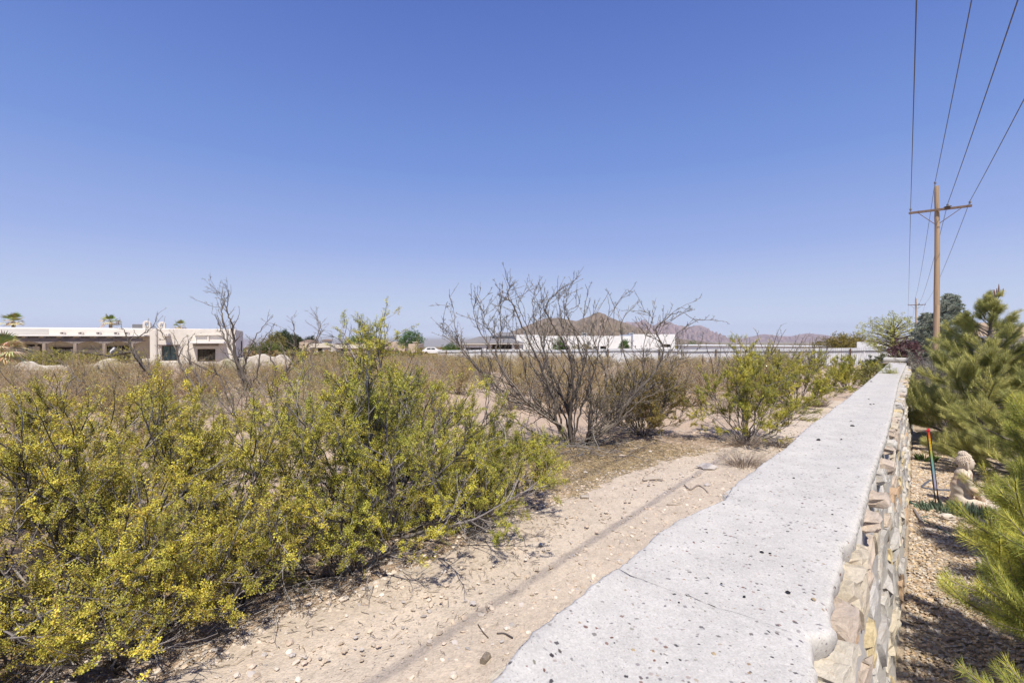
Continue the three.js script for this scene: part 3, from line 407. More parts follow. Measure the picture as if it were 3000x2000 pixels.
  const W = 4.5, prof = [[-80, 1062], [0, 1064], [20, 1069], [44, 1071], [56, 1062], [66, 1058], [95, 1058], [108, 1066], [125, 1071], [185, 1069], [240, 1070], [278, 1064], [300, 1053], [318, 1049], [340, 1050], [352, 1062], [380, 1066], [408, 1052], [425, 1049], [445, 1051], [468, 1060], [500, 1059], [640, 1060], [655, 1052], [690, 1049], [715, 1046], [735, 1044], [755, 1038], [775, 1037], [790, 1045], [805, 1045], [822, 1037], [835, 1040], [850, 1050]], g = new GB(); let cnt = 0;
  for (let px = -80; px <= 850; px += 3) { const t = tx(px, W), y = ty(interp(prof, px), t, W) + .02 * n2(px * .1, 1); const row = [[.18, -1], [.18, y - .1], [.12, y - .02], [0, y], [-.12, y - .02], [-.18, y - .1], [-.18, -1]]; row.forEach(([z, yy]) => g.v(t, yy, W + z, t, yy + z)); if (cnt++) for (let k = 0; k < 6; k++) { const b = g.n - 14 + k; g.quad(b, b + 7, b + 8, b + 1); } }
  part(gw, 'wall', g.build(), stucco(.60, .555, .48));
}
// ---------------------------------------------------------------- houses beyond the lot
function hipRoof(w, d, h, over, ridge) { // ribbed clay-tile roof: four slopes of half-round ribs
  const g = new GB(), W = w / 2 + over, Dp = d / 2 + over, R = ridge / 2, rib = .3;
  function slope(a, b, c, e) { // a-b eave, c above a, e above b
    const n = Math.max(2, Math.round(a.distanceTo(b) / rib)), up = V().subVectors(b, a).cross(V().subVectors(c, a)).normalize(); if (up.y < 0) up.negate();
    for (let i = 0; i < n * 4; i++) { const t0 = i / (n * 4), t1 = (i + 1) / (n * 4), f = (t) => .05 * Math.abs(Math.sin(t * n * Math.PI)); const q = [[t0, a, b], [t1, a, b], [t1, c, e], [t0, c, e]].map(([t, p, r]) => p.clone().lerp(r, t).addScaledVector(up, f(t))); const k = q.map((p) => g.v(p.x, p.y, p.z, p.x, p.z)); g.quad(...k); }
  }
  const A = V(-W, 0, Dp), B = V(W, 0, Dp), C = V(W, 0, -Dp), E = V(-W, 0, -Dp), r0 = V(-R, h, 0), r1 = V(R, h, 0);
  slope(A, B, r0, r1); slope(B, C, r1, r1); slope(C, E, r1, r0); slope(E, A, r0, r0); return toCreasedNormals(g.build(), .9);
}
function boxAt(parent, name, mat, x0, x1, y0, y1, z0, z1, r = .04) { return part(parent, name, new RoundedBoxGeometry(x1 - x0, y1 - y0, Math.abs(z1 - z0), 2, Math.min(r, (y1 - y0) / 2.2)).translate((x0 + x1) / 2, (y0 + y1) / 2, (z0 + z1) / 2), mat); }
const PXM = (px, d) => (px - MIDX) / FOCAL * d, PYM = (py, d) => EYE + (HORIZON - py) / FOCAL * d;
{ // tile-roofed wing and white modern house behind the metal fence
  const d = 84, y0 = groundY(PXM(1440, d), -d) - .3, cx = PXM(1440, d), white = stucco(.70, .69, .68), tile = std({ color: col(.235, .225, .23), map: rep(softTex, .3), roughness: .85 }), dark = std({ color: col(.05, .05, .055), roughness: .9 }), trim = stucco(.55, .52, .49), frame = std({ color: col(.16, .14, .13), roughness: .7 });
  const X = (px) => PXM(px, d) - cx, Y = (py) => PYM(py, d) - y0;
  const t = thing('tile_roof_house', 'white house with dark ribbed tile hip roofs behind the metal fence', 'house', V(cx, y0, -d));
  const holes = [[X(1364), X(1412), Y(1027), Y(1018)]];
  part(t, 'wall', wallShape(X(1356), X(1424), -.5, Y(1007), holes, .3, .02), white).position.z = -.3; windowIn(t, holes[0], -.2, frame, 2);
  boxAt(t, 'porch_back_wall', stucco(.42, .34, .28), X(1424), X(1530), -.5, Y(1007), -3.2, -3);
  boxAt(t, 'side_wall', white, X(1356), X(1356) + .3, -.5, Y(1007), -9, -.4); boxAt(t, 'rear_wall', white, X(1356), X(1530), -.5, Y(1007), -9.3, -9);
  boxAt(t, 'porch_door', dark, X(1442), X(1498), -.2, Y(1011), -2.98, -2.9);
  for (const px of [1422, 1436, 1503]) boxAt(t, 'porch_column', white, X(px) - .2, X(px) + .25, -.5, Y(1008), -.3, .1);
  boxAt(t, 'porch_column', white, X(1526) - .3, X(1526) + .2, -.5, Y(1008), -.3, .1);
  boxAt(t, 'fascia', trim, X(1347), X(1532), Y(1008.5), Y(1005), -9.5, .55);
  { const w = X(1530) - X(1350), m = part(t, 'roof', hipRoof(w, 9.4, Y(986) - Y(1005), .35, w * .45), tile); m.position.set((X(1530) + X(1350)) / 2, Y(1005) + .03, -4.5); }
  boxAt(t, 'upper_wall', white, X(1446), X(1506), Y(1000), Y(984), -7.4, -3.4);
  { const w = X(1506) - X(1446), m = part(t, 'upper_roof', hipRoof(w, 4.6, Y(973) - Y(984), .35, w * .6), tile); m.position.set((X(1506) + X(1446)) / 2, Y(984) + .03, -5.4); }
  // white modern house
  const d2 = 90, c2 = PXM(1740, d2), b2 = groundY(c2, -d2) - .3, X2 = (px) => PXM(px, d2) - c2, Y2 = (py) => PYM(py, d2) - b2, bright = stucco(.80, .80, .80), shade = std({ color: col(.30, .26, .16), roughness: .9 });
  const u = thing('white_house', 'long bright white flat-roofed house below the brown hill', 'house', V(c2, b2, -d2));
  const blocks = [[1498, 1580, 981, .8, []], [1580, 1852, 984, 0, [[1636, 1668, 1027, 1012], [1738, 1751, 1026, 1014], [1759, 1777, 1026, 1014]]], [1850, 1972, 979, 1.2, [[1831 + 20, 1858, 1016, 1012], [1932, 1959, 1017, 1008]]]];
  blocks.forEach(([a, b, top, z, hs]) => { const hh = hs.map(([p, q, r, s]) => [X2(p) + (p < a + 3 ? .3 : 0), X2(q), Y2(r), Y2(s)]); part(u, 'wall', wallShape(X2(a), X2(b), -.5, Y2(top), hh, .35, .05), bright).position.z = z - .4; hh.forEach((o) => windowIn(u, o, z - .25, frame, 1)); for (const px of [a, b]) boxAt(u, 'side_wall', bright, X2(px) + (px === a ? .01 : -.31), X2(px) + (px === a ? .31 : -.01), -.5, Y2(top) - .03, -10, z - .42); boxAt(u, 'roof', stucco(.5, .5, .5), X2(a) + .3, X2(b) - .3, Y2(top) - .6, Y2(top) - .4, -10, z - .42); });
  boxAt(u, 'rear_wall', bright, X2(1498), X2(1972), -.5, Y2(985), -10.4, -10);
  const acm = std({ color: col(.42, .43, .44), roughness: .6, metalness: .3, map: rep(softTex, 1) }); for (const [a, b, p, q] of [[1534, 1541, 970, 984], [1711, 1725, 974, 990], [1854, 1867, 974, 985]]) { const m = boxAt(u, 'roof_unit', acm, X2(a), X2(b), Y2(q), Y2(p), -3.5, -2.6); boxAt(m, 'louver', dark, lerp(X2(a), X2(b), .2), lerp(X2(a), X2(b), .8), Y2(q - (q - p) * .65), Y2(p + 1.5), -2.597, -2.58, .01); }
}
{ // scattered houses far left of centre
  const tan = stucco(.55, .44, .34), pale = stucco(.66, .60, .50), greyW = stucco(.52, .48, .45), roofM = std({ color: col(.26, .185, .14), map: rep(softTex, .3), roughness: .9 }), dark = std({ color: col(.07, .06, .06), roughness: .9 }), frame = std({ color: col(.14, .11, .1), roughness: .8 });
  function flat(name, label, d, px0, px1, top, mat, fascia, openings = []) {
    const cx = PXM((px0 + px1) / 2, d), y0 = groundY(cx, -d) - .4, t = thing(name, label, 'house', V(cx, y0, -d)), X = (p) => PXM(p, d) - cx, Y = (p) => PYM(p, d) - y0;
    const hs = openings.map(([a, b, c, e]) => [X(a), X(b), Y(e), Y(c)]);
    part(t, 'wall', wallShape(X(px0), X(px1), -.5, Y(top), hs, .35, .06), mat).position.z = -.4; hs.forEach((o) => windowIn(t, o, -.3, frame, 1));
    boxAt(t, 'side_wall', mat, X(px0), X(px0) + .35, -.5, Y(top) - .03, -8, -.42); boxAt(t, 'side_wall', mat, X(px1) - .35, X(px1), -.5, Y(top) - .03, -8, -.42); boxAt(t, 'rear_wall', mat, X(px0), X(px1), -.5, Y(top) - .05, -8.4, -8.01); boxAt(t, 'roof', greyW, X(px0) + .3, X(px1) - .3, Y(top) - .5, Y(top) - .3, -8, -.5);
    if (fascia) boxAt(t, 'fascia', fascia[2], X(px0) - .2, X(px1) + .3, Y(fascia[1]), Y(fascia[0]), -6, .5);
    return { t, X, Y };
  }
  const h1 = flat('flat_roof_house', 'tan flat-roofed house with a broad sunlit cream fascia', 112, 986, 1100, 1008, tan, [1007, 1020, pale], [[998, 1008, 1022, 1029]]);
  boxAt(h1.t, 'parapet', std({ color: col(.16, .13, .12), roughness: .9 }), h1.X(984), h1.X(1102), h1.Y(1006.8), h1.Y(1004.8), -6.2, .6);
  const h2 = flat('grey_stucco_house', 'grey stucco house with stepped roof left of the cream fascia', 118, 905, 986, 1006, greyW, null, [[930, 944, 1020, 1030]]);
  boxAt(h2.t, 'stucco_step', pale, h2.X(908), h2.X(968), h2.Y(1018), h2.Y(1006.5), -4, .4); boxAt(h2.t, 'roof_tower', greyW, h2.X(934), h2.X(950), h2.Y(1007), h2.Y(998), -5, -2); { const m = part(h2.t, 'tower_roof', hipRoof(1.4, 3, .35, .3, .6), roofM); m.position.set((h2.X(934) + h2.X(950)) / 2, h2.Y(998), -3.5); }
  const h3 = flat('small_tower_house', 'small tan house with hipped roof beneath the dark trees', 125, 876, 906, 1003, tan, null, [[886, 892, 1008, 1012]]); { const m = part(h3.t, 'hip_roof', hipRoof(2.6, 5, .7, .3, .8), roofM); m.position.set(0, h3.Y(1003), -3); }
  const h4 = flat('brown_roof_house', 'distant house with low brown hipped roof left of the bare tree', 150, 1052, 1186, 1001, tan, null, []); { const w = h4.X(1112) - h4.X(1074), m = part(h4.t, 'hip_roof', hipRoof(w, 6, h4.Y(991) - h4.Y(998.5), .4, w * .2), roofM); m.position.set((h4.X(1112) + h4.X(1074)) / 2, h4.Y(998.5), -3); boxAt(h4.t, 'upper_wall', tan, h4.X(1076), h4.X(1110), h4.Y(1002), h4.Y(998.4), -6, -.6); }
  const h5 = flat('chimney_house', 'tan stucco wall with a capped chimney before the round green tree', 108, 1196, 1221, 1007, tan, null, []); boxAt(h5.t, 'chimney', tan, h5.X(1208), h5.X(1220), h5.Y(1008), h5.Y(1003), -2, -.5); boxAt(h5.t, 'chimney_cap', pale, h5.X(1206.5), h5.X(1221.5), h5.Y(1003.1), h5.Y(1001.6), -2.2, -.3);
  flat('low_white_house', 'long low whitish house just right of the adobe house', 130, 722, 815, 1014, pale, [1013.5, 1016, greyW], [[762, 775, 1020, 1026], [790, 800, 1020, 1026]]);
  const d = 33, R0 = flat('tan_house', 'tan roofed white house at the right edge behind the pine', 36, 2975, 3120, 985, stucco(.7, .68, .66), null, []); { const w = R0.X(3120) - R0.X(2975), m = part(R0.t, 'hip_roof', hipRoof(w, 8, 1.1, .3, w * .5), std({ color: col(.50, .38, .26), map: rep(softTex, .5), roughness: .9 })); m.position.set((R0.X(3120) + R0.X(2975)) / 2, R0.Y(985), -4); }
  // parked car far off
  const cd = 104, cx = PXM(1268, cd), cy = groundY(cx, -cd), car = thing('parked_car', 'white car parked far off beside the desert brush', 'car', V(cx, Math.max(cy, PYM(1038, cd)), -cd)); car.rotation.y = .15;
  const paint = std({ color: col(.72, .72, .73), roughness: .25 }), gl = std({ color: col(.03, .035, .04), roughness: .08 }), tyre = std({ color: col(.02, .02, .02), roughness: .9 });
  const body = new THREE.Shape([[-2.2, .35], [-2.25, .75], [-2.1, .92], [-1.1, 1.0], [1.2, .98], [2.1, .85], [2.25, .6], [2.2, .35]].map(([x, y]) => new THREE.Vector2(x, y))), cab = new THREE.Shape([[-1.9, .97], [-1.4, 1.42], [-1.1, 1.47], [.35, 1.47], [1.2, .98]].map(([x, y]) => new THREE.Vector2(x, y)));
  const ext = (s, dd) => new THREE.ExtrudeGeometry(s, { depth: dd, bevelEnabled: true, bevelSize: .06, bevelThickness: .08, bevelSegments: 3 }).translate(0, 0, -dd / 2);
  part(car, 'body', ext(body, 1.6), paint); part(car, 'cabin', ext(cab, 1.3), paint);
  for (const [a, b] of [[-1.35, -.45], [-.35, .55]]) { const w = new THREE.Shape([[a, 1.05], [b, 1.05], [b - (b > 0 ? .25 : 0), 1.4], [a + (a < -1 ? .2 : 0), 1.4]].map(([x, y]) => new THREE.Vector2(x, y))); part(car, 'window', new THREE.ExtrudeGeometry(w, { depth: 1.5, bevelEnabled: false }).translate(0, 0, -.75), gl); }
  for (const [x, z] of [[-1.4, .8], [1.4, .8], [-1.4, -.8], [1.4, -.8]]) { const w = part(car, 'wheel', new THREE.CylinderGeometry(.33, .33, .2, 18).rotateX(Math.PI / 2), tyre); w.position.set(x, .33, z); part(w, 'rim', new THREE.CylinderGeometry(.2, .2, .02, 12).rotateX(Math.PI / 2).translate(0, 0, z > 0 ? .105 : -.105), paint); }
}
// ---------------------------------------------------------------- plants: growing rules
const barkGrey = std({ map: rep(barkTex, 2, 2), color: col(1, 1, 1), vertexColors: true, roughness: .95 });
const leafMat = new THREE.MeshPhysicalMaterial({ vertexColors: true, color: col(1.22, 1.2, 1.2), roughness: .9, metalness: 0, transmission: .2, thickness: 0, specularIntensity: .5 });
const UP = V(0, 1, 0);
function sprigGeo(seed, len, leaves, ll, lw, twig = true) { // a short twig with small paired leaves, each a folded blade
  const r = rng(seed), g = new GB();
  for (let k = 0; k < leaves; k++) {
    const t = (k + .5) / leaves, y = len * (t - .5) * 1.1, a = k * 2.4 + r.s(.6), out = V(Math.cos(a), r.r(-.2, 1.1), Math.sin(a)).normalize(), side = V().crossVectors(out, UP).normalize(), nrm = V().crossVectors(side, out).normalize();
    const b = V(r.s(.006), y, r.s(.006)), L = ll * r.r(.7, 1.25), W = lw * r.r(.75, 1.2), v = r.r(.72, 1.22), yel = r.r(.9, 1.12); g.color = [v * yel, v, v * .95];
    const roll = r.s(1.2), s2 = side.clone().multiplyScalar(Math.cos(roll)).addScaledVector(nrm, Math.sin(roll)), q = b.clone().addScaledVector(out, .004), m = q.clone().addScaledVector(out, L * .5), tip = q.clone().addScaledVector(out, L), n1 = nrm.clone().multiplyScalar(W * .25);
    const i = g.v(q.x, q.y, q.z), j = g.v(m.x + s2.x * W / 2 + n1.x, m.y + s2.y * W / 2 + n1.y, m.z + s2.z * W / 2 + n1.z), l = g.v(tip.x, tip.y, tip.z), o = g.v(m.x - s2.x * W / 2 + n1.x, m.y - s2.y * W / 2 + n1.y, m.z - s2.z * W / 2 + n1.z); g.tri(i, j, l); g.tri(i, l, o);
  }
  if (twig) { g.color = [.75, .55, .9]; g.tube([V(0, -len / 2, 0), V(0, len / 2, 0)], [.0014, .0008], 3); }
  return g.build();
}
function bend(p, dir, len, segs, wob, lift, r) { // a wandering path
  const pts = [p.clone()], d = dir.clone().normalize(); let q = p.clone();
  for (let k = 0; k < segs; k++) { d.x += r.s(wob); d.y += r.s(wob) * .8 + lift; d.z += r.s(wob); d.normalize(); q = q.clone().addScaledVector(d, len / segs); pts.push(q); }
  return pts;
}
const along = (pts, t) => { const f = clamp(t, 0, .9999) * (pts.length - 1), i = Math.floor(f); return pts[i].clone().lerp(pts[i + 1], f - i); };
const headingOf = (pts, t) => { const i = Math.min(pts.length - 2, Math.floor(t * (pts.length - 1))); return V().subVectors(pts[i + 1], pts[i]).normalize(); };
function sideDir(dir, r, spread) { const a = V(r.s(), r.s(), r.s()).normalize(), c = V().crossVectors(dir, a).normalize(); return dir.clone().multiplyScalar(Math.cos(spread)).addScaledVector(c, Math.sin(spread)).normalize(); }

// creosote: many slender stems from one root, small resinous leaves toward the ends
function creosote(o) {
  const r = rng(o.seed), wood = new GB(), list = [], R = o.r, Hh = o.h, q = new THREE.Quaternion(), E = new THREE.Euler();
  const stemTone = () => { const v = r.r(.75, 1.25), w = r(); wood.color = w < .45 ? [.085 * v, .07 * v, .06 * v] : [.36 * v, .33 * v, .32 * v]; };
  const nst = o.stems, leafy = o.leafy ?? 1;
  let clumpT = 0, clumpV = 1; const put = (p, dir) => { const a = o.cols[0], b = o.cols[1], t = clamp(.5 + n3(p.x * 1.6 + o.seed, p.y * 1.6, p.z * 1.6) * .7 + clumpT + r.s(.2)), v = clumpV * r.r(.82, 1.18); q.setFromUnitVectors(UP, dir); const m = new THREE.Matrix4().compose(p, q.multiply(new THREE.Quaternion().setFromEuler(E.set(0, r() * 6.3, 0))), V(1, 1, 1).multiplyScalar(r.r(.75, 1.35) * (o.leafScale ?? 1))); list.push({ m, c: col(lerp(a[0], b[0], t) * v, lerp(a[1], b[1], t) * v, lerp(a[2], b[2], t) * v) }); };
  for (let s = 0; s < nst; s++) {
    const az = s / nst * Math.PI * 2 * 3.618 + r.s(.5), lean = Math.pow(r(), .7) * 1.22, tip = V(Math.cos(az) * Math.sin(lean) * R, Math.max(.10, Math.cos(lean) * Hh * r.r(.72, 1.04) + .1), Math.sin(az) * Math.sin(lean) * R);
    if (o.peak && s < o.peak.length) tip.set(...o.peak[s]);
    if (o.skew) tip.add(V(...o.skew).multiplyScalar(tip.y / Hh));
    const b = V(Math.cos(az) * .08 * r(), -.03, Math.sin(az) * .08 * r()), mid = b.clone().lerp(tip, .45).add(V(r.s(.12) * R, -.06 * Hh * Math.sin(lean) + r.s(.05), r.s(.12) * R)), pts = [], n = 11;
    for (let k = 0; k <= n; k++) { const t = k / n, p = b.clone().multiplyScalar((1 - t) ** 2).addScaledVector(mid, 2 * t * (1 - t)).addScaledVector(tip, t * t); if (k && k < n) p.add(V(r.s(.022), r.s(.018), r.s(.022))); pts.push(p); }
    const len = b.distanceTo(tip), r0 = (o.thick ?? .011) * r.r(.7, 1.3); stemTone(); wood.tube(pts, (t) => lerp(r0, .0022, t), r0 > .008 ? 5 : 4);
    const n2nd = Math.round((o.second ?? 8) * len / 1.2 + 2);
    for (let k = 0; k < n2nd; k++) {
      const t = lerp(.2, 1, Math.pow(r(), .62)), p = along(pts, t), dir = sideDir(headingOf(pts, t), r, r.r(.35, 1.0)); dir.y += .18; const l2 = r.r(.16, .42) * Math.min(1.1, .5 + len * .4), sp = bend(p, dir, l2, 5, .22, .03, r), _c = (clumpT = r.s(.45), clumpV = r.r(.68, 1.22)), dead = r() < (o.dead ?? .16) + (t < .4 ? .35 : 0);
      stemTone(); wood.tube(sp, (u) => lerp(.0052, .0018, u), 3);
      const n3rd = o.third ?? 5;
      for (let j = 0; j < n3rd; j++) {
        const u = lerp(.2, 1, Math.pow(r(), .6)), tp = along(sp, u), td = sideDir(headingOf(sp, u), r, r.r(.3, .95)); td.y += .1; const l3 = r.r(.06, .19), tw = bend(tp, td, l3, 3, .25, .02, r);
        stemTone(); wood.tube(tw, (x) => lerp(.0026, .0010, x), 3);
        if (dead && r() < .85) continue;
        const ns = Math.round((o.sprigs ?? 5) * r.r(.5, 1.4) * leafy); for (let i = 0; i < ns; i++) { const w = r.r(.15, 1.05), sp2 = along(tw, w); sp2.add(V(r.s(.016), r.s(.012), r.s(.016))); put(sp2, sideDir(headingOf(tw, w), r, r.r(0, .8))); }
      }
    }
  }
  // dry litter twigs at the foot
  for (let k = 0; k < (o.litter ?? 40); k++) { const a = r() * 6.3, d = Math.sqrt(r()) * R * .72, p = V(Math.cos(a) * d, .015 + r() * .05, Math.sin(a) * d), v = r.r(.25, .42); p.y += groundY(o.pos.x + p.x, o.pos.z + p.z) - o.pos.y; wood.color = [v, v * .93, v * .88]; wood.tube(bend(p, V(r.s(), r.r(-.05, .15), r.s()), r.r(.1, .38), 5, .3, 0, r), (t) => lerp(.004, .001, t), 3); }
  const t = thing(o.name ?? 'creosote_bush', o.label, 'bush', o.pos, o.group); part(t, 'branches', wood.build(), barkGrey, 'stuff');
  instances(t, 'foliage', o.sprig ?? SPRIG, leafMat, list); return t;
}
const SPRIG = sprigGeo(41, .062, 25, .0092, .0060);
const SPRIG_FAR = sprigGeo(42, .09, 12, .022, .015);

// mesquite: zigzag grey limbs, thorny twigs, a few opening buds
function mesquite(o) { // o.limbs: list of arrays of points (in world), o.free: number of free limbs
  const r = rng(o.seed), wood = new GB(), buds = [], org = o.pos, q = new THREE.Quaternion();
  const tone = (rad) => { const v = r.r(.8, 1.2); const k = smooth(.05, .012, rad); wood.color = [lerp(.12, .235, k) * v, lerp(.098, .20, k) * v, lerp(.08, .165, k) * v]; };
  function twigs(pts, rad, level, dens) {
    let len = 0; for (let k = 1; k < pts.length; k++) len += pts[k].distanceTo(pts[k - 1]);
    const n = Math.round(len * dens[level]);
    for (let k = 0; k < n; k++) {
      const t = r.r(level ? .12 : .16, 1), p = along(pts, t), h = headingOf(pts, t), dir = sideDir(h, r, r.r(.45, 1.05)); dir.y += .22;
      const l = len * r.r(.16, .42) * (level ? .75 : .62) * (1.15 - t * .55) * (o.reach ?? 1), rr = Math.max(o.tip ?? .0026, rad * (1 - t * .75) * .5); if (l < .05) continue;
      const seg = Math.max(3, Math.round(l / .07)), sp = bend(p, dir, l, Math.min(seg, 12), .24, .035, r); tone(rr); wood.tube(sp, (u) => lerp(rr, (o.tip ?? .0026) * .7, u), rr > .008 ? 5 : 3);
      if (level < 2) twigs(sp, rr, level + 1, dens); else for (let i = 0; i < 3; i++) bud(along(sp, r.r(.2, 1)));
    }
    const nt = Math.round(len * (o.spurs ?? 14)); for (let k = 0; k < nt; k++) { const p = along(pts, r.r(.3, 1)); wood.color = [.2, .165, .13]; const d = V(r.s(), r.s() + .3, r.s()).normalize(); wood.tube([p, p.clone().addScaledVector(d, r.r(.012, .035))], [.0034, .0012], 3); if (r() < .4) bud(p); }
  }
  function bud(p) { if (r() > (o.buds ?? .5)) return; q.setFromUnitVectors(UP, V(r.s(), r() + .2, r.s()).normalize()); const v = r.r(.8, 1.25); buds.push({ m: new THREE.Matrix4().compose(p, q, V(1, 1, 1).multiplyScalar(r.r(.5, 1.0) * (o.budScale ?? 1))), c: col(.25 * v, .22 * v, .07 * v) }); }
  const dens = o.dens ?? [3.6, 5.5, 7];
  for (const L of o.limbs ?? []) { // world paths, smoothed and roughened
    const c = new THREE.CatmullRomCurve3(L.pts.map((p) => p.clone().sub(org)), false, 'centripetal'), n = Math.max(10, Math.round(c.getLength() / .09)), pts = c.getPoints(n); for (let k = 2; k < n; k++) pts[k].add(V(r.s(.018), r.s(.018), r.s(.018)).multiplyScalar(o.zig ?? 1));
    tone(L.r * .6); wood.tube(pts, (t) => Math.max((o.tip ?? .0026), L.r * Math.pow(1 - t, .9) * (1 + .12 * n2(t * 20, L.r * 99))), L.r > .03 ? 7 : 5); twigs(pts, L.r * .8, 0, dens);
  }
  for (let k = 0; k < (o.free ?? 0); k++) {
    const az = k / o.free * 6.283 * 2.618 + r.s(.5), lean = r.r(.15, o.lean ?? .95), d = V(Math.cos(az) * Math.sin(lean), Math.cos(lean), Math.sin(az) * Math.sin(lean)), l = o.h * r.r(.62, 1.02) / Math.max(.55, Math.cos(lean) + .15), rr = (o.thick ?? .035) * r.r(.6, 1.1);
    const pts = bend(V(Math.cos(az) * .06, -.05, Math.sin(az) * .06), d, l, 14, .17, .028, r); tone(rr * .7); wood.tube(pts, (t) => lerp(rr, o.tip ?? .0026, Math.pow(t, .8)), rr > .02 ? 6 : 4); twigs(pts, rr * .8, 0, dens);
  }
  const t = thing(o.name ?? 'mesquite_tree', o.label, o.category ?? 'tree', org, o.group); part(t, 'branches', wood.build(), barkGrey, 'stuff');
  if (buds.length) instances(t, 'buds', BUD, leafMat, buds); return t;
}
const BUD = sprigGeo(44, .03, 8, .022, .005, false);

// pine: whorled boughs clothed in long needles
const needleGeo = (seed, n, len, wid, spread) => { const r = rng(seed), g = new GB(); for (let k = 0; k < n; k++) { const a = k * 2.4 + r.s(.5), e = r.r(spread[0], spread[1]), d = V(Math.cos(a) * Math.sin(e), Math.cos(e), Math.sin(a) * Math.sin(e)), s = V().crossVectors(d, V(r.s(), r.s(), r.s())).normalize().multiplyScalar(wid / 2), L = len * r.r(.75, 1.1), b = V(0, r.s(.014), 0), m = b.clone().addScaledVector(d, L * .55), tip = b.clone().addScaledVector(d, L).add(V(0, -L * r.r(-.02, .08), 0)), v = r.r(.7, 1.25); g.color = [v * r.r(.9, 1.15), v, v * .9]; const i = g.v(b.x, b.y, b.z), j = g.v(m.x + s.x, m.y + s.y, m.z + s.z), l = g.v(m.x - s.x, m.y - s.y, m.z - s.z), t = g.v(tip.x, tip.y, tip.z); g.tri(i, j, l); g.tri(j, t, l); } return g.build(); };
function pine(o) {
  const r = rng(o.seed), wood = new GB(), list = [], q = new THREE.Quaternion(), H = o.h;
  const trunk = []; for (let k = 0; k <= 14; k++) { const t = k / 14; trunk.push(V(Math.sin(t * 5 + o.seed) * .03 * t + (o.lean ?? 0) * t * t, t * H - .08, Math.cos(t * 4) * .03 * t)); }
  wood.color = [.24, .19, .155]; wood.tube(trunk, (t) => lerp(o.trunk, .008, t), 8);
  const put = (p, d, sc) => { q.setFromUnitVectors(UP, d); const a = o.cols[0], b = o.cols[1], t = clamp(.5 + n3(p.x * 2.2 + o.seed, p.y * 2.2, p.z * 2.2) * .8 + r.s(.25)), v = r.r(.8, 1.2); list.push({ m: new THREE.Matrix4().compose(p, q, V(sc, sc, sc)), c: col(lerp(a[0], b[0], t) * v, lerp(a[1], b[1], t) * v, lerp(a[2], b[2], t) * v) }); };
  const clothe = (pts, from, per) => { let len = 0; for (let k = 1; k < pts.length; k++) len += pts[k].distanceTo(pts[k - 1]); const n = Math.round(len * per); for (let k = 0; k < n; k++) { const t = lerp(from, 1, (k + r()) / n); put(along(pts, t), headingOf(pts, t), r.r(.8, 1.15) * (o.needle ?? 1)); } };
  for (let k = 0; k < o.boughs; k++) {
    const t = Math.pow(r.r(o.from ?? .06, .97), .9), az = k * 2.4 + r.s(.35), reach = o.r * (o.shape ? o.shape(t) : Math.pow(1 - t, .72) + .06) * r.r(.75, 1.12), p = along(trunk, t), d = V(Math.cos(az), lerp(.12, 1.1, t * t) + r.s(.12), Math.sin(az)), pts = bend(p, d, Math.max(.12, reach), 8, .10, .05, r);
    if (o.keep && !o.keep(pts[pts.length - 1], p)) continue;
    wood.color = [.27, .235, .205]; wood.tube(pts, (u) => lerp(.005 + reach * .011, .003, u), 5); clothe(pts, .5, o.per ?? 42);
    const ns = Math.round(reach * (o.sub ?? 9)) + 2; for (let j = 0; j < ns; j++) { const u = r.r(.28, .98), sd = sideDir(headingOf(pts, u), r, r.r(.4, .95)); sd.y += .22; const sp = bend(along(pts, u), sd, reach * r.r(.16, .36) * (1.2 - u * .5), 5, .14, .08, r); wood.color = [.30, .25, .21]; wood.tube(sp, (x) => lerp(.004, .002, x), 3); clothe(sp, .15, o.per ?? 42); }
  }
  clothe(trunk.slice(11), 0, 60);
  const t = thing('pine_tree', o.label, 'tree', o.pos, 'young pines in the garden'); part(t, 'trunk', wood.build(), barkGrey);
  if (o.candles) for (const [a, h, s] of [[0, .17, 0], [1.2, .10, .035], [3.4, .09, .04], [5, .11, .03]]) { const g = new GB(); g.color = [.28, .15, .10]; g.tube([V(Math.cos(a) * s + (o.lean ?? 0), H - .1, Math.sin(a) * s), V(Math.cos(a) * s * 1.4 + (o.lean ?? 0), H - .08 + h * .6, Math.sin(a) * s * 1.4), V(Math.cos(a) * s * 1.5 + (o.lean ?? 0), H - .08 + h, Math.sin(a) * s * 1.5)], [.009, .010, .004], 6); part(t, 'shoot', g.build(), leafMat); }
  instances(t, 'needles', o.geo ?? NEEDLES, leafMat, list); return t;
}
const NEEDLES = needleGeo(51, 28, .070, .0024, [.30, 1.25]);

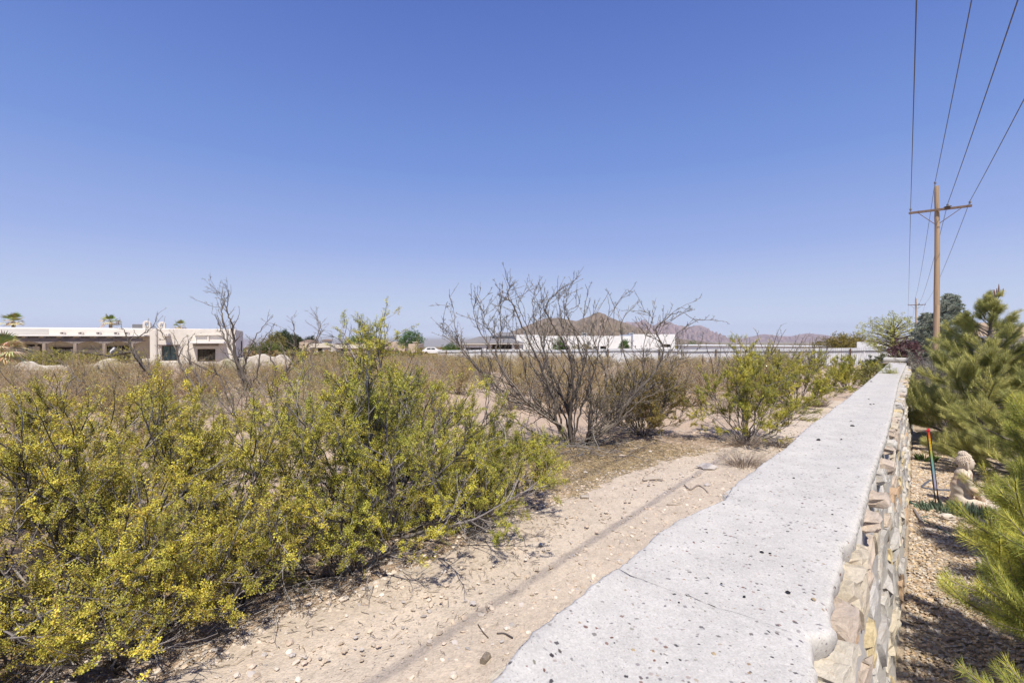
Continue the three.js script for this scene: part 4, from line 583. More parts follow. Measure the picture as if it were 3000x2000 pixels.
// broad or conical crowns further off: trunk, limbs and a cloud of leaf tufts in clumps
const TUFT = (() => { const r = rng(61), g = new GB(); for (let k = 0; k < 16; k++) { const p = V(r.s(), r.s(), r.s()).multiplyScalar(.5), d = V(r.s(), r.s(), r.s()).normalize(), s = V().crossVectors(d, V(r.s(), r.s(), r.s())).normalize(), L = r.r(.22, .42), W = L * .42, v = r.r(.75, 1.25); g.color = [v, v, v * .95]; const i = g.v(p.x, p.y, p.z), m = p.clone().addScaledVector(d, L / 2), e = p.clone().addScaledVector(d, L), a = g.v(m.x + s.x * W, m.y + s.y * W, m.z + s.z * W), t = g.v(e.x, e.y, e.z), b = g.v(m.x - s.x * W, m.y - s.y * W, m.z - s.z * W); g.tri(i, a, t); g.tri(i, t, b); } return g.build(); })();
function crownTree(o) { // o: name label category pos h r clumps tuft cols shape('round'|'cone'|'open') trunk
  const r = rng(o.seed), wood = new GB(), list = [], q = new THREE.Quaternion(), E = new THREE.Euler(); wood.color = o.bark ?? [.15, .12, .10];
  const th = o.clear ?? o.h * .25; wood.tube([V(0, -.2, 0), V(o.h * .01, th * .5, 0), V(0, th, 0), V(0, o.h * .8, 0)], [o.h * .035, o.h * .028, o.h * .022, o.h * .006], 6);
  for (let k = 0; k < o.clumps; k++) {
    let p; const az = k * 2.4 + r.s(.4), u = (k + .5) / o.clumps;
    if (o.shape === 'cone') { const y = lerp(.04, .98, Math.pow(u, .85)), rad = o.r * (Math.pow(1 - y, .75) * .95 + .05) * r.r(.45, 1.25); p = V(Math.cos(az) * rad, y * o.h, Math.sin(az) * rad); }
    else { const cy = (th + o.h) / 2, ry = (o.h - th) / 2, ph = Math.acos(1 - 2 * u), rr = r.r(.55, 1.05); p = V(Math.cos(az) * Math.sin(ph) * o.r * rr, cy + Math.cos(ph) * ry * rr, Math.sin(az) * Math.sin(ph) * o.r * rr); }
    wood.tube(bend(V(0, Math.min(p.y * .8, o.h * .7), 0), p.clone().sub(V(0, Math.min(p.y * .8, o.h * .7), 0)), p.distanceTo(V(0, Math.min(p.y * .8, o.h * .7), 0)), 4, .08, 0, r), (t) => lerp(o.h * .010, o.h * .003, t), 3);
    const cr = (o.clump ?? .22) * o.r * r.r(.7, 1.35), n = o.perClump ?? 26, tv = r.r(.78, 1.2), ct = r();
    for (let i = 0; i < n; i++) { const d = V(r.s(), r.s(), r.s()); if (d.length() > 1) continue; const pos = p.clone().addScaledVector(d, cr), v = tv * r.r(.8, 1.2), t = clamp(ct + r.s(.3)); let qq; if (o.shape === 'cone') { q.setFromUnitVectors(UP, V(p.x, p.y * .0 + o.r * .7, p.z).normalize()); } else q.setFromEuler(E.set(r() * 6, r() * 6, r() * 6)); const sc = o.tuft * r.r(.7, 1.3); list.push({ m: new THREE.Matrix4().compose(pos, q, V(sc, sc, sc)), c: col(lerp(o.cols[0][0], o.cols[1][0], t) * v, lerp(o.cols[0][1], o.cols[1][1], t) * v, lerp(o.cols[0][2], o.cols[1][2], t) * v) }); }
  }
  const t = thing(o.name, o.label, o.category ?? 'tree', o.pos, o.group); part(t, 'trunk', wood.build(), barkGrey); instances(t, 'crown', o.geo ?? TUFT, leafMat, list); return t;
}
// ---------------------------------------------------------------- near shrubs
const gp = (x, d) => V(x, groundY(x, -d), -d);
const YEL = [[.55, .49, .075], [.40, .385, .07]], GRN = [[.52, .49, .075], [.34, .36, .065]], DULL = [[.30, .235, .065], [.24, .21, .055]];
creosote({ label: 'yellow-green creosote bush nearest the lower left corner of the photo', pos: gp(-2.75, 2.95), h: 1.06, r: 1.35, stems: 26, second: 9, third: 6, sprigs: 3.4, cols: YEL, seed: 101, thick: .013, litter: 90 });
creosote({ label: 'golden creosote bush between the nearest bush and the large green one', pos: gp(-2.2, 3.55), h: 1.12, r: 1.2, stems: 22, second: 9, third: 6, sprigs: 3.4, cols: YEL, seed: 102, thick: .012, litter: 70 });
creosote({ label: 'largest green creosote bush beside the dirt track with bare grey stems', pos: gp(-1.1, 4.1), h: 1.32, r: 1.5, stems: 36, second: 9, third: 6, sprigs: 3.1, peak: [[-.12, 1.66, -.1], [-.22, 1.5, .05], [-.02, 1.52, .1]], cols: GRN, seed: 103, thick: .016, litter: 120, dead: .24 });
creosote({ label: 'low creosote clump at the foot of the nearest yellow-green bush', pos: gp(-2.45, 2.15), h: .5, r: .6, stems: 16, second: 8, third: 5, sprigs: 4, cols: YEL, seed: 104, thick: .008, litter: 60, dead: .4 });
creosote({ label: 'olive creosote bush behind the nearest bushes at the left edge', pos: gp(-4.1, 4.3), h: 1.0, r: 1.3, stems: 26, second: 9, third: 5, sprigs: 4, cols: YEL, seed: 105, thick: .012, litter: 40 });
creosote({ label: 'small creosote bush overhanging the track right of the large green one', pos: gp(-.2, 4.75), h: .62, r: .75, stems: 20, second: 8, third: 5, sprigs: 5, cols: GRN, seed: 106, thick: .010, litter: 40, dead: .3 });
creosote({ label: 'rounded olive creosote bush right behind the leafless mesquite', pos: onGround(1884, 1276), h: .98, r: .82, stems: 34, second: 8, third: 5, sprigs: 4, cols: DULL, seed: 107, thick: .009, litter: 30 });
creosote({ label: 'bright green creosote bush with open stems nearest the wall', pos: onGround(2188, 1292), h: 1.32, r: .95, stems: 24, second: 9, third: 5, sprigs: 5, cols: GRN, seed: 108, thick: .011, litter: 30 });
creosote({ label: 'green creosote bush halfway along the far stretch of wall', pos: onGround(2335, 1190), h: 1.15, r: 1.1, stems: 24, second: 8, third: 5, sprigs: 4, cols: GRN, seed: 109, thick: .011, litter: 20, leafScale: 1.3 });
creosote({ label: 'last green creosote bush before the sandy gap by the fence', pos: onGround(2478, 1142), h: 1.0, r: 1.5, stems: 24, second: 8, third: 5, sprigs: 4, cols: GRN, seed: 110, thick: .012, litter: 10, leafScale: 1.6 });
creosote({ label: 'green creosote bush in front of the grey leafless thicket', pos: onGround(2255, 1128), h: 1.5, r: 1.3, stems: 22, second: 8, third: 5, sprigs: 3, cols: GRN, seed: 111, thick: .012, litter: 10, leafScale: 1.6 });
creosote({ label: 'dark olive creosote bush just right of the large green bush', pos: gp(-1.35, 5.5), h: .95, r: 1.0, stems: 26, second: 8, third: 5, sprigs: 4, cols: GRN, seed: 112, thick: .012, litter: 30, dead: .3 });
creosote({ label: 'leafy creosote bush by the pillar in front of the white fence', pos: onGround(2572, 1088), h: 1.0, r: .8, stems: 22, second: 8, third: 5, sprigs: 4, cols: [[.17, .18, .06], [.10, .12, .04]], seed: 113, thick: .012, litter: 10, leafScale: 2.2 });

[[-2.0, 2.45, .42, .6, 121, 'low yellow-green creosote sprawl on the verge in the lower left', YEL], [-1.75, 2.95, .5, .6, 122, 'low yellow-green creosote sprawl below the golden bush', YEL], [-1.2, 3.45, .5, .65, 123, 'low creosote sprawl with dead twigs under the large green bush', GRN], [-.45, 4.1, .45, .55, 124, 'low creosote sprawl at the track edge right of the large bush', GRN], [-3.3, 3.2, .9, .9, 125, 'creosote bush cut by the left edge of the photo', YEL]].forEach(([x, d, h, r, seed, label, cols]) => creosote({ label, pos: gp(x, d), h, r, stems: 16, second: 9, third: 5, sprigs: 2.8, cols, seed, thick: .007, litter: 70, dead: .35 }));

// ---------------------------------------------------------------- leafless mesquites
{
  const base = onGround(1676, 1312), Z = -base.z, b2 = onGround(1719, 1302);
  const limb = (list, dz, r, root) => { const n = list.length, pts = list.map(([x, y], k) => { const t = k / (n - 1), p = P(1676 + (1200 + x / 2.529 - 1676) * .93, 1312 + (780 + y / 2.529 - 1312) * .935, Z + dz * Math.pow(t, 1.1)); return p; }); pts[0].copy(root).y -= .05; return { pts, r: r * .74 }; };
  const L = [
    limb([[1190, 1330], [1120, 1180], [980, 1090], [880, 1010], [700, 800], [560, 560], [420, 310], [440, 150]], -.5, .034, base),
    limb([[1190, 1330], [1060, 1120], [960, 1060], [760, 900], [600, 600], [640, 380], [620, 230], [690, 150]], .5, .036, base),
    limb([[1200, 1330], [1080, 1120], [1060, 980], [960, 720], [830, 430], [770, 280], [690, 120], [740, 40]], -.2, .040, base),
    limb([[1210, 1330], [1180, 1080], [1110, 900], [1000, 640], [930, 400], [890, 200], [910, 60]], .7, .042, base),
    limb([[1210, 1340], [1190, 1080], [1220, 880], [1160, 560], [1050, 380], [1000, 250], [1060, 120]], -.7, .036, base),
    limb([[1215, 1340], [1200, 1000], [1290, 740], [1240, 460], [1140, 200], [1215, 20]], .3, .034, base),
    limb([[1190, 1300], [1120, 1190], [900, 1030], [640, 930], [520, 780], [380, 640], [290, 530], [180, 460], [170, 370]], .2, .032, base),
    limb([[1195, 1310], [1100, 1180], [880, 1000], [620, 880], [450, 700], [300, 520], [260, 250], [225, 130]], .9, .028, base),
    limb([[1190, 1330], [1060, 1285], [900, 1225], [760, 1130], [640, 960], [560, 860]], -.8, .030, base),
    limb([[1310, 1310], [1340, 1150], [1360, 960], [1330, 700], [1290, 420], [1330, 100]], -.4, .030, b2),
    limb([[1310, 1310], [1350, 1180], [1420, 1060], [1480, 800], [1400, 560], [1370, 380], [1500, 100]], .5, .034, b2),
    limb([[1310, 1310], [1340, 1240], [1480, 1200], [1620, 1020], [1720, 880], [1600, 560], [1620, 300], [1700, 230]], .2, .036, b2),
    limb([[1310, 1310], [1400, 1250], [1560, 1130], [1640, 990], [1850, 760], [1930, 560], [1880, 400], [1990, 290], [2080, 270], [2210, 350]], -.5, .036, b2),
    limb([[1310, 1310], [1380, 1190], [1600, 1000], [1800, 880], [1960, 780], [2100, 640], [2240, 540]], .6, .030, b2),
    limb([[1310, 1310], [1420, 1180], [1560, 1020], [1700, 880], [1800, 640], [1900, 290]], 1.0, .026, b2),
    limb([[1310, 1310], [1440, 1240], [1600, 1120], [1780, 960], [1960, 880], [2200, 800]], -.9, .024, b2),
    limb([[1205, 1330], [1250, 1130], [1330, 900], [1400, 640], [1450, 420], [1600, 150]], -.9, .026, base),
    limb([[1205, 1330], [1150, 1100], [1000, 860], [860, 620], [900, 380], [960, 160]], 1.1, .026, base),
  ];
  for (const [a, b] of [[0, 1], [1, 2], [2, 3], [3, 4], [4, 5], [6, 7], [9, 10], [10, 11], [11, 12], [12, 13], [13, 14], [5, 3], [16, 4]]) { const A = new THREE.CatmullRomCurve3(L[a].pts), B = new THREE.CatmullRomCurve3(L[b].pts), q = []; for (let k = 0; k <= 7; k++) q.push(A.getPoint(k / 7 * .94).lerp(B.getPoint(k / 7 * .94), .45 + .25 * Math.sin(k * 1.7 + a))); q[0].copy(L[a].pts[0]); L.push({ pts: q, r: Math.min(L[a].r, L[b].r) * .62 }); }
  mesquite({ label: 'wide leafless mesquite tree with forked grey trunk in the centre', pos: base, limbs: L, seed: 201, dens: [9, 10, 8], spurs: 10, buds: .55, zig: .9, reach: .9, tip: .0038 });
  // ragged dry twigs heaped at its foot
  const r = rng(77), w = new GB(); for (let k = 0; k < 150; k++) { const p = V(r.s(.9) - .1, 0, r.s(.5) + .25), wp = p.clone().add(base); p.y = groundY(wp.x, wp.z) - base.y + r() * .12; const v = r.r(.2, .42); w.color = [v, v * .92, v * .85]; w.tube(bend(p, V(r.s(), r.r(-.1, .35), r.s()), r.r(.2, .8), 7, .3, -.02, r), (t) => lerp(.006, .0012, t), 3); }
  const h = thing('twig_heap', 'tangle of dry grey twigs at the foot of the leafless mesquite', 'dead branches', base); part(h, 'twigs', w.build(), barkGrey, 'stuff');
}
const pxLimb = (list, sx, sy, k, Z, dz, r) => { const n = list.length; return { pts: list.map(([x, y], i) => P(sx + x / k, sy + y / k, Z + dz * i / (n - 1))), r }; };
{ // the left group
  const b1 = onGround(722, 1164), z1 = -b1.z, f = (l, dz, r) => { const q = pxLimb(l, 500, 820, 3.267, z1, dz, r); q.pts[0].copy(b1).y -= .05; return q; };
  mesquite({ label: 'tallest leafless mesquite rising in front of the adobe house corner', pos: b1, seed: 211, spurs: 7, buds: .5, budScale: 1.6, reach: .95, zig: 1.4, tip: .005, dens: [5.5, 5.5, 4], limbs: [f([[730, 1110], [690, 960], [640, 780], [590, 700], [520, 560], [470, 460], [440, 370], [390, 315]], .4, .055), f([[730, 1110], [700, 950], [620, 740], [600, 560], [590, 420], [545, 320], [540, 200], [555, 95]], -.3, .06), f([[730, 1110], [740, 960], [680, 900], [720, 780], [760, 640], [800, 560], [900, 430], [980, 330]], .3, .05), f([[730, 1110], [770, 1000], [830, 880], [860, 620], [960, 470], [1000, 410]], -.4, .035), f([[730, 1110], [600, 1020], [480, 920], [380, 870], [230, 800], [120, 720], [40, 560]], .2, .045), f([[555, 560], [470, 300], [500, 190], [400, 80]].map(([x, y], i) => i ? [x + 20, y] : [730, 1110]), .6, .03)] });
  const b2 = onGround(606, 1178), z2 = -b2.z, f2 = (l, dz, r) => { const q = pxLimb(l, 500, 820, 3.267, z2, dz, r); q.pts[0].copy(b2).y -= .05; return q; };
  mesquite({ label: 'leafless mesquite before the curtained window of the adobe house', pos: b2, seed: 212, spurs: 7, buds: .6, budScale: 1.6, reach: .95, zig: 1.4, tip: .005, dens: [5.5, 5.5, 4], limbs: [f2([[340, 1160], [300, 1020], [200, 840], [170, 700], [160, 600], [230, 510]], .3, .045), f2([[340, 1160], [180, 960], [80, 780], [30, 640], [-60, 560], [-140, 420]], -.3, .045), f2([[340, 1160], [360, 1000], [420, 900], [520, 800]], .4, .03)] });
  const b3 = onGround(796, 1128), z3 = -b3.z, f3 = (l, dz, r) => { const q = pxLimb(l, 500, 820, 3.267, z3, dz, r); q.pts[0].copy(b3).y -= .05; return q; };
  mesquite({ label: 'leafless mesquite with upright limbs below the dark distant trees', pos: b3, seed: 213, spurs: 5, buds: .8, budScale: 2.6, reach: .95, zig: 1.8, tip: .005, dens: [5.5, 5.5, 4], limbs: [f3([[970, 990], [1000, 840], [940, 720], [960, 600], [900, 540]], .3, .05), f3([[970, 990], [1120, 840], [1180, 700], [1180, 480], [1165, 350]], -.3, .055), f3([[970, 990], [1080, 900], [1100, 760], [1060, 620], [1000, 540]], .5, .04), f3([[970, 990], [1180, 820], [1300, 640], [1390, 560], [1420, 420], [1380, 320]], 1, .05)] });
  const b4 = onGround(968, 1110), z4 = -b4.z, f4 = (l, dz, r) => { const q = pxLimb(l, 500, 820, 3.267, z4, dz, r); q.pts[0].copy(b4).y -= .05; return q; };
  mesquite({ label: 'crooked leafless mesquite behind the top of the large green creosote', pos: b4, seed: 214, spurs: 4, buds: .5, budScale: 2.6, reach: .9, zig: 1.8, tip: .006, dens: [5, 5, 3.6], limbs: [f4([[1540, 950], [1560, 840], [1600, 720], [1570, 640], [1540, 520]], .3, .055), f4([[1540, 950], [1600, 780], [1660, 640], [1610, 560], [1640, 450]], -.3, .05), f4([[1350, 820], [1340, 760], [1390, 600], [1440, 460], [1380, 320]].map(([x, y], i) => i ? [x, y] : [1540, 950]), .5, .05), f4([[1540, 950], [1620, 740], [1700, 570], [1735, 470]], .3, .03)] });
  const b5 = onGround(459, 1166), z5 = -b5.z, f5 = (l, dz, r) => { const q = pxLimb(l, 0, 860, 3.267, z5, dz, r); q.pts[0].copy(b5).y -= .05; return q; };
  mesquite({ label: 'sprawling leafless mesquite with a small bird on its long left limb', pos: b5, seed: 215, spurs: 7, buds: .7, budScale: 1.7, reach: .7, zig: 1.3, tip: .005, dens: [5.5, 5.5, 4], limbs: [f5([[1500, 1000], [1480, 850], [1380, 720], [1270, 560], [1170, 570], [1070, 592], [870, 572], [680, 548], [560, 555]], .4, .055), f5([[1500, 1000], [1490, 860], [1360, 680], [1250, 520], [1190, 360], [1130, 280]], -.3, .05), f5([[1500, 1000], [1510, 880], [1440, 760], [1290, 600], [1250, 450], [1380, 380], [1480, 280], [1510, 190]], .2, .045), f5([[1500, 1000], [1200, 880], [1060, 800], [960, 740], [930, 690]], -.3, .04), f5([[1500, 1000], [1180, 960], [900, 960], [660, 920], [480, 900], [260, 970]], .2, .04), f5([[1500, 1000], [1400, 900], [1100, 820], [800, 860], [640, 700], [600, 640]], .6, .03), f5([[1500, 1000], [1520, 880], [1480, 700], [1540, 600], [1500, 480]], .5, .03)] });
  [[540, 1222, 1.5, 231, 'low leafless mesquite left of the tallest one'], [690, 1232, 1.35, 232, 'low leafless mesquite in front of the tallest one'], [868, 1190, 1.5, 233, 'low leafless mesquite right of the tallest one'], [330, 1205, 1.3, 234, 'low leafless mesquite under the bird limb'], [1010, 1150, 1.6, 235, 'low leafless mesquite just behind the large green creosote'], [170, 1180, 1.4, 236, 'low leafless mesquite before the porch columns']].forEach(([px, py, hh, seed, label]) => mesquite({ label, pos: onGround(px, py), h: hh, free: 11, lean: 1.1, thick: .026, seed, spurs: 4, buds: .4, budScale: 1.6, reach: .8, tip: .004, dens: [4, 5, 4], group: 'low leafless mesquites' }));
  const far = [[2085, 1150, 2.2, 216, 'leafless mesquite at the right end of the white house'], [2172, 1158, 2.5, 217, 'leafless mesquite below the gap between the purple mountains'], [2262, 1138, 3.0, 218, 'wind-swept leafless mesquite with pale green buds right of the mountains'], [1985, 1170, 1.6, 219, 'low leafless mesquite behind the rounded olive creosote']];
  for (const [px, py, h, seed, label] of far) mesquite({ label, pos: onGround(px, py), h, free: 12, lean: .8, thick: .03, seed, spurs: 3, buds: .8, budScale: 2.2, reach: .8, tip: .005, dens: [3.4, 4.2, 3.4] });
  mesquite({ name: 'bare_thicket', category: 'bush', label: 'dense grey leafless thicket in front of the white metal fence', pos: onGround(2385, 1092), h: 2.5, free: 34, lean: 1.15, thick: .035, seed: 220, spurs: 1, buds: .15, reach: .9, tip: .007, dens: [3.4, 3.4, 2.4] });
}
{ // small bird on the long limb
  const p = P(327, 1029, 14.35), b = thing('bird', 'small grey and white bird perched on a leafless mesquite limb', 'bird', p); b.rotation.y = 2.6;
  const body = new THREE.LatheGeometry([[0, -.085], [.022, -.07], [.042, -.035], [.05, 0], [.046, .035], [.034, .06], [.028, .07], [.034, .088], [.033, .11], [.02, .128], [0, .134]].map(([x, y]) => new THREE.Vector2(x, y)), 14); body.rotateX(.5); part(b, 'body', body, std({ color: col(.62, .60, .58), roughness: 1 }));
  const tail = part(b, 'tail', new RoundedBoxGeometry(.03, .12, .008, 1, .003).rotateX(.75).translate(0, -.11, -.075), std({ color: col(.10, .10, .11), roughness: 1 }));
  for (const s of [-1, 1]) { part(b, 'wing', new THREE.SphereGeometry(1, 10, 8).scale(.012, .065, .03).rotateX(.6).translate(s * .045, -.005, -.012), std({ color: col(.16, .16, .18), roughness: 1 })); const g = new GB(); g.tube([V(s * .014, -.03, .0), V(s * .016, -.085, .01)], .003, 4); part(b, 'leg', g.build(), std({ color: col(.08, .07, .06) })); }
  part(b, 'beak', new THREE.ConeGeometry(.007, .026, 6).rotateX(Math.PI / 2).translate(0, .10, .098), std({ color: col(.05, .05, .05) })); part(b, 'crown', new THREE.SphereGeometry(.034, 10, 8, 0, 6.3, 0, 1.2).translate(0, .098, .052), std({ color: col(.12, .12, .14), roughness: 1 }));
}
// ---------------------------------------------------------------- mid-distance scrub
{
  const kinds = [];
  function scrubKind(seed, h, rad, tones, leaves, leafCol, leafSize) {
    const r = rng(seed), w = new GB(), f = new GB();
    for (let s = 0; s < 46; s++) { const az = r() * 6.283, lean = Math.pow(r(), .8) * 1.1, d = V(Math.cos(az) * Math.sin(lean), Math.cos(lean), Math.sin(az) * Math.sin(lean)), l = Math.min(h / Math.max(.35, Math.cos(lean)), rad / Math.max(.3, Math.sin(lean))) * r.r(.7, 1.05), pts = bend(V(r.s(.07), -.06, r.s(.07)), d, l, 6, .12, .02, r), v = r.r(.8, 1.2), t = r.pick(tones); w.color = t.map((x) => x * v); w.tube(pts, (u) => lerp(.011, .003, u), 3);
      for (let k = 0; k < 7; k++) { const u = r.r(.25, 1), sp = bend(along(pts, u), sideDir(headingOf(pts, u), r, r.r(.3, .9)), l * r.r(.14, .34), 3, .2, .05, r); w.color = r.pick(tones).map((x) => x * r.r(.8, 1.2)); w.tube(sp, (x) => lerp(.005, .002, x), 3);
        for (let j = 0; j < leaves; j++) { const p = along(sp, r.r(.2, 1.1)).add(V(r.s(.05), r.s(.04), r.s(.05))), a = V(r.s(), r.s(), r.s()).normalize(), b = V().crossVectors(a, V(r.s(), r.s(), r.s())).normalize(), L = leafSize * r.r(.6, 1.3), c = r.pick(leafCol), v2 = r.r(.85, 1.15); f.color = c.map((x) => x * v2); const i = f.v(p.x, p.y, p.z), m = p.clone().addScaledVector(a, L * .5), e = p.clone().addScaledVector(a, L), q = f.v(m.x + b.x * L * .3, m.y + b.y * L * .3, m.z + b.z * L * .3), t2 = f.v(e.x, e.y, e.z), o = f.v(m.x - b.x * L * .3, m.y - b.y * L * .3, m.z - b.z * L * .3); f.tri(i, q, t2); f.tri(i, t2, o); } } }
    kinds.push([w.build(), f.n ? f.build() : null]);
  }
  const grey = [[.44, .37, .30], [.31, .255, .20], [.50, .42, .345]], brown = [[.36, .27, .195], [.29, .215, .155], [.42, .335, .26]];
  const ol = [[.35, .285, .085], [.30, .25, .075], [.38, .30, .11]], rust = [[.38, .27, .125], [.34, .25, .115], [.31, .255, .10]], gr = [[.31, .31, .08], [.26, .275, .075]];
  scrubKind(301, 1.3, 1.05, brown, 18, ol, .028); scrubKind(302, 1.15, 1.15, brown, 18, rust, .028); scrubKind(303, 1.25, 1.0, grey, 4, rust, .028); scrubKind(304, 1.2, 1.1, grey, 20, gr, .028); scrubKind(305, 1.05, 1.1, grey, 2, ol, .028); scrubKind(306, 1.2, 1.1, brown, 14, rust, .028);
  const labels = [['olive_scrub', 'olive brown desert shrub in the brush across the lot', 'olive brown shrubs of the lot'], ['rusty_scrub', 'rusty brown desert shrub in the brush across the lot', 'rusty brown shrubs of the lot'], ['grey_scrub', 'grey half-dead desert shrub in the brush across the lot', 'grey half-dead shrubs of the lot'], ['green_scrub', 'dull green desert shrub in the brush across the lot', 'dull green shrubs of the lot'], ['bare_scrub', 'bare grey twiggy shrub in the brush across the lot', 'bare twiggy shrubs of the lot'], ['rusty_scrub', 'rusty brown desert shrub in the brush across the lot', 'rusty brown shrubs of the lot']];
  const r = rng(900), spots = [];
  const clear = (x, d) => { const L = sideOf(x, -d); if (L > -3.4 && alongOf(x, -d) < 60) return false; if (Math.abs(x) > d * 1.12 + 2) return false; const px = MIDX + FOCAL * x / d; if (d < 8.6 && px > 1150) return false; if (d < 6.5) return false; if (d < 11.5 && px > 1330 && px < 2100) return r() < .12; if (d < 14 && px > 1300 && px < 1720) return r() < .3; if (d > 24 && d < 42 && px > 2300) return false; if (d < 18 && px > 2080) return r() < .3; const fx = x - fenceA.x, fd = -d - fenceA.z, ux = fenceB.x - fenceA.x, uz = fenceB.z - fenceA.z, cr = (ux * fd - uz * fx) / Math.hypot(ux, uz); if (px > 1280 && Math.abs(cr) < 1.4) return false; if (px > 1280 && d > 43 && cr * 1 > 0 === behindSign) return false; if (px < 860 && d > 34) return false; return true; };
  const mid = (fenceA.x + fenceB.x) / 2, behindSign = (() => { const x = mid * 1.15, z = (fenceA.z + fenceB.z) / 2 * 1.15, fx = x - fenceA.x, fd = z - fenceA.z, ux = fenceB.x - fenceA.x, uz = fenceB.z - fenceA.z; return (ux * fd - uz * fx) > 0; })();
  for (let k = 0; k < 9000 && spots.length < 430; k++) { const d = 7 + Math.pow(r(), 1.25) * 85, x = r.s(1) * (d * 1.12 + 1), gap = lerp(1.0, 1.45, smooth(8, 30, d)); if (!clear(x, d)) continue; if (spots.some((s) => Math.hypot(s[0] - x, s[1] - d) < gap)) continue; spots.push([x, d]); }
  spots.sort((a, b) => a[1] - b[1]);
  const protos = [];
  spots.forEach(([x, d]) => {
    const k = (() => { const t = n2(x * .09, d * .09) * .5 + r.s(.75); return t < -.55 ? 2 : t < -.25 ? 4 : t < .05 ? 1 : t < .35 ? 0 : t < .6 ? 5 : r() < .45 ? 3 : 0; })();
    const px = MIDX + FOCAL * x / d, zone = px < 700 ? 'below the adobe house' : px < 1330 ? 'left of the central mesquite' : px < 2050 ? 'behind the central mesquite' : 'toward the white fence', where = (d < 15 ? 'close ' : d < 32 ? 'halfway out ' : 'far out ') + zone, name = labels[k][0], label = labels[k][1].replace(' in the brush across the lot', '') + ' ' + where, group = labels[k][2].replace(' of the lot', '') + ' ' + where; let o = protos[k];
    if (!o) { o = protos[k] = thing(name, label, 'bush', null, group); part(o, 'branches', kinds[k][0], barkGrey, 'stuff'); if (kinds[k][1]) part(o, 'foliage', kinds[k][1], leafMat, 'stuff'); } else o = copyOf(o, label, group);
    o.position.copy(gp(x, d)); o.position.y -= .02; const s = r.r(.68, 1.12) * (d < 14 ? .8 : 1) * (px < 900 && d < 45 ? .87 : 1); o.scale.set(s * r.r(.9, 1.2), s * r.r(.75, 1.05), s * r.r(.9, 1.2)); o.rotation.y = r() * 6.28;
  });
  // brush beyond, which reads as one mass
  const list = [], q = new THREE.Quaternion(); for (let k = 0; k < 5200; k++) { const d = 70 + Math.pow(r(), 1.6) * 900, x = r.s(1.15) * d, px = MIDX + FOCAL * x / d; if (px > 1250 && d < 100) continue; if (px < 1250 && px > 700 && d > 100 && d < 160 && r() < .5) continue; if (px < 720 && d < 80) continue; const s = r.r(.8, 1.8); list.push({ m: new THREE.Matrix4().compose(V(x, groundY(x, -d) + s * .3, -d), q.setFromEuler(new THREE.Euler(0, r() * 6, 0)), V(s * 1.3, s, s * 1.3)), c: col(.20 * r.r(.8, 1.2), .165 * r.r(.8, 1.2), .065) }); }
  const tuftBig = mergeGeometries([TUFT, TUFT.clone().rotateY(1).rotateX(.7).translate(.3, .1, .2), TUFT.clone().rotateY(2).rotateZ(.7).translate(-.3, 0, -.2)]);
  const im = instances(scene, 'distant_brush', tuftBig, leafMat, list); tag(im, 'low olive desert brush spreading beyond the lot', 'brush', null, 'stuff');
}
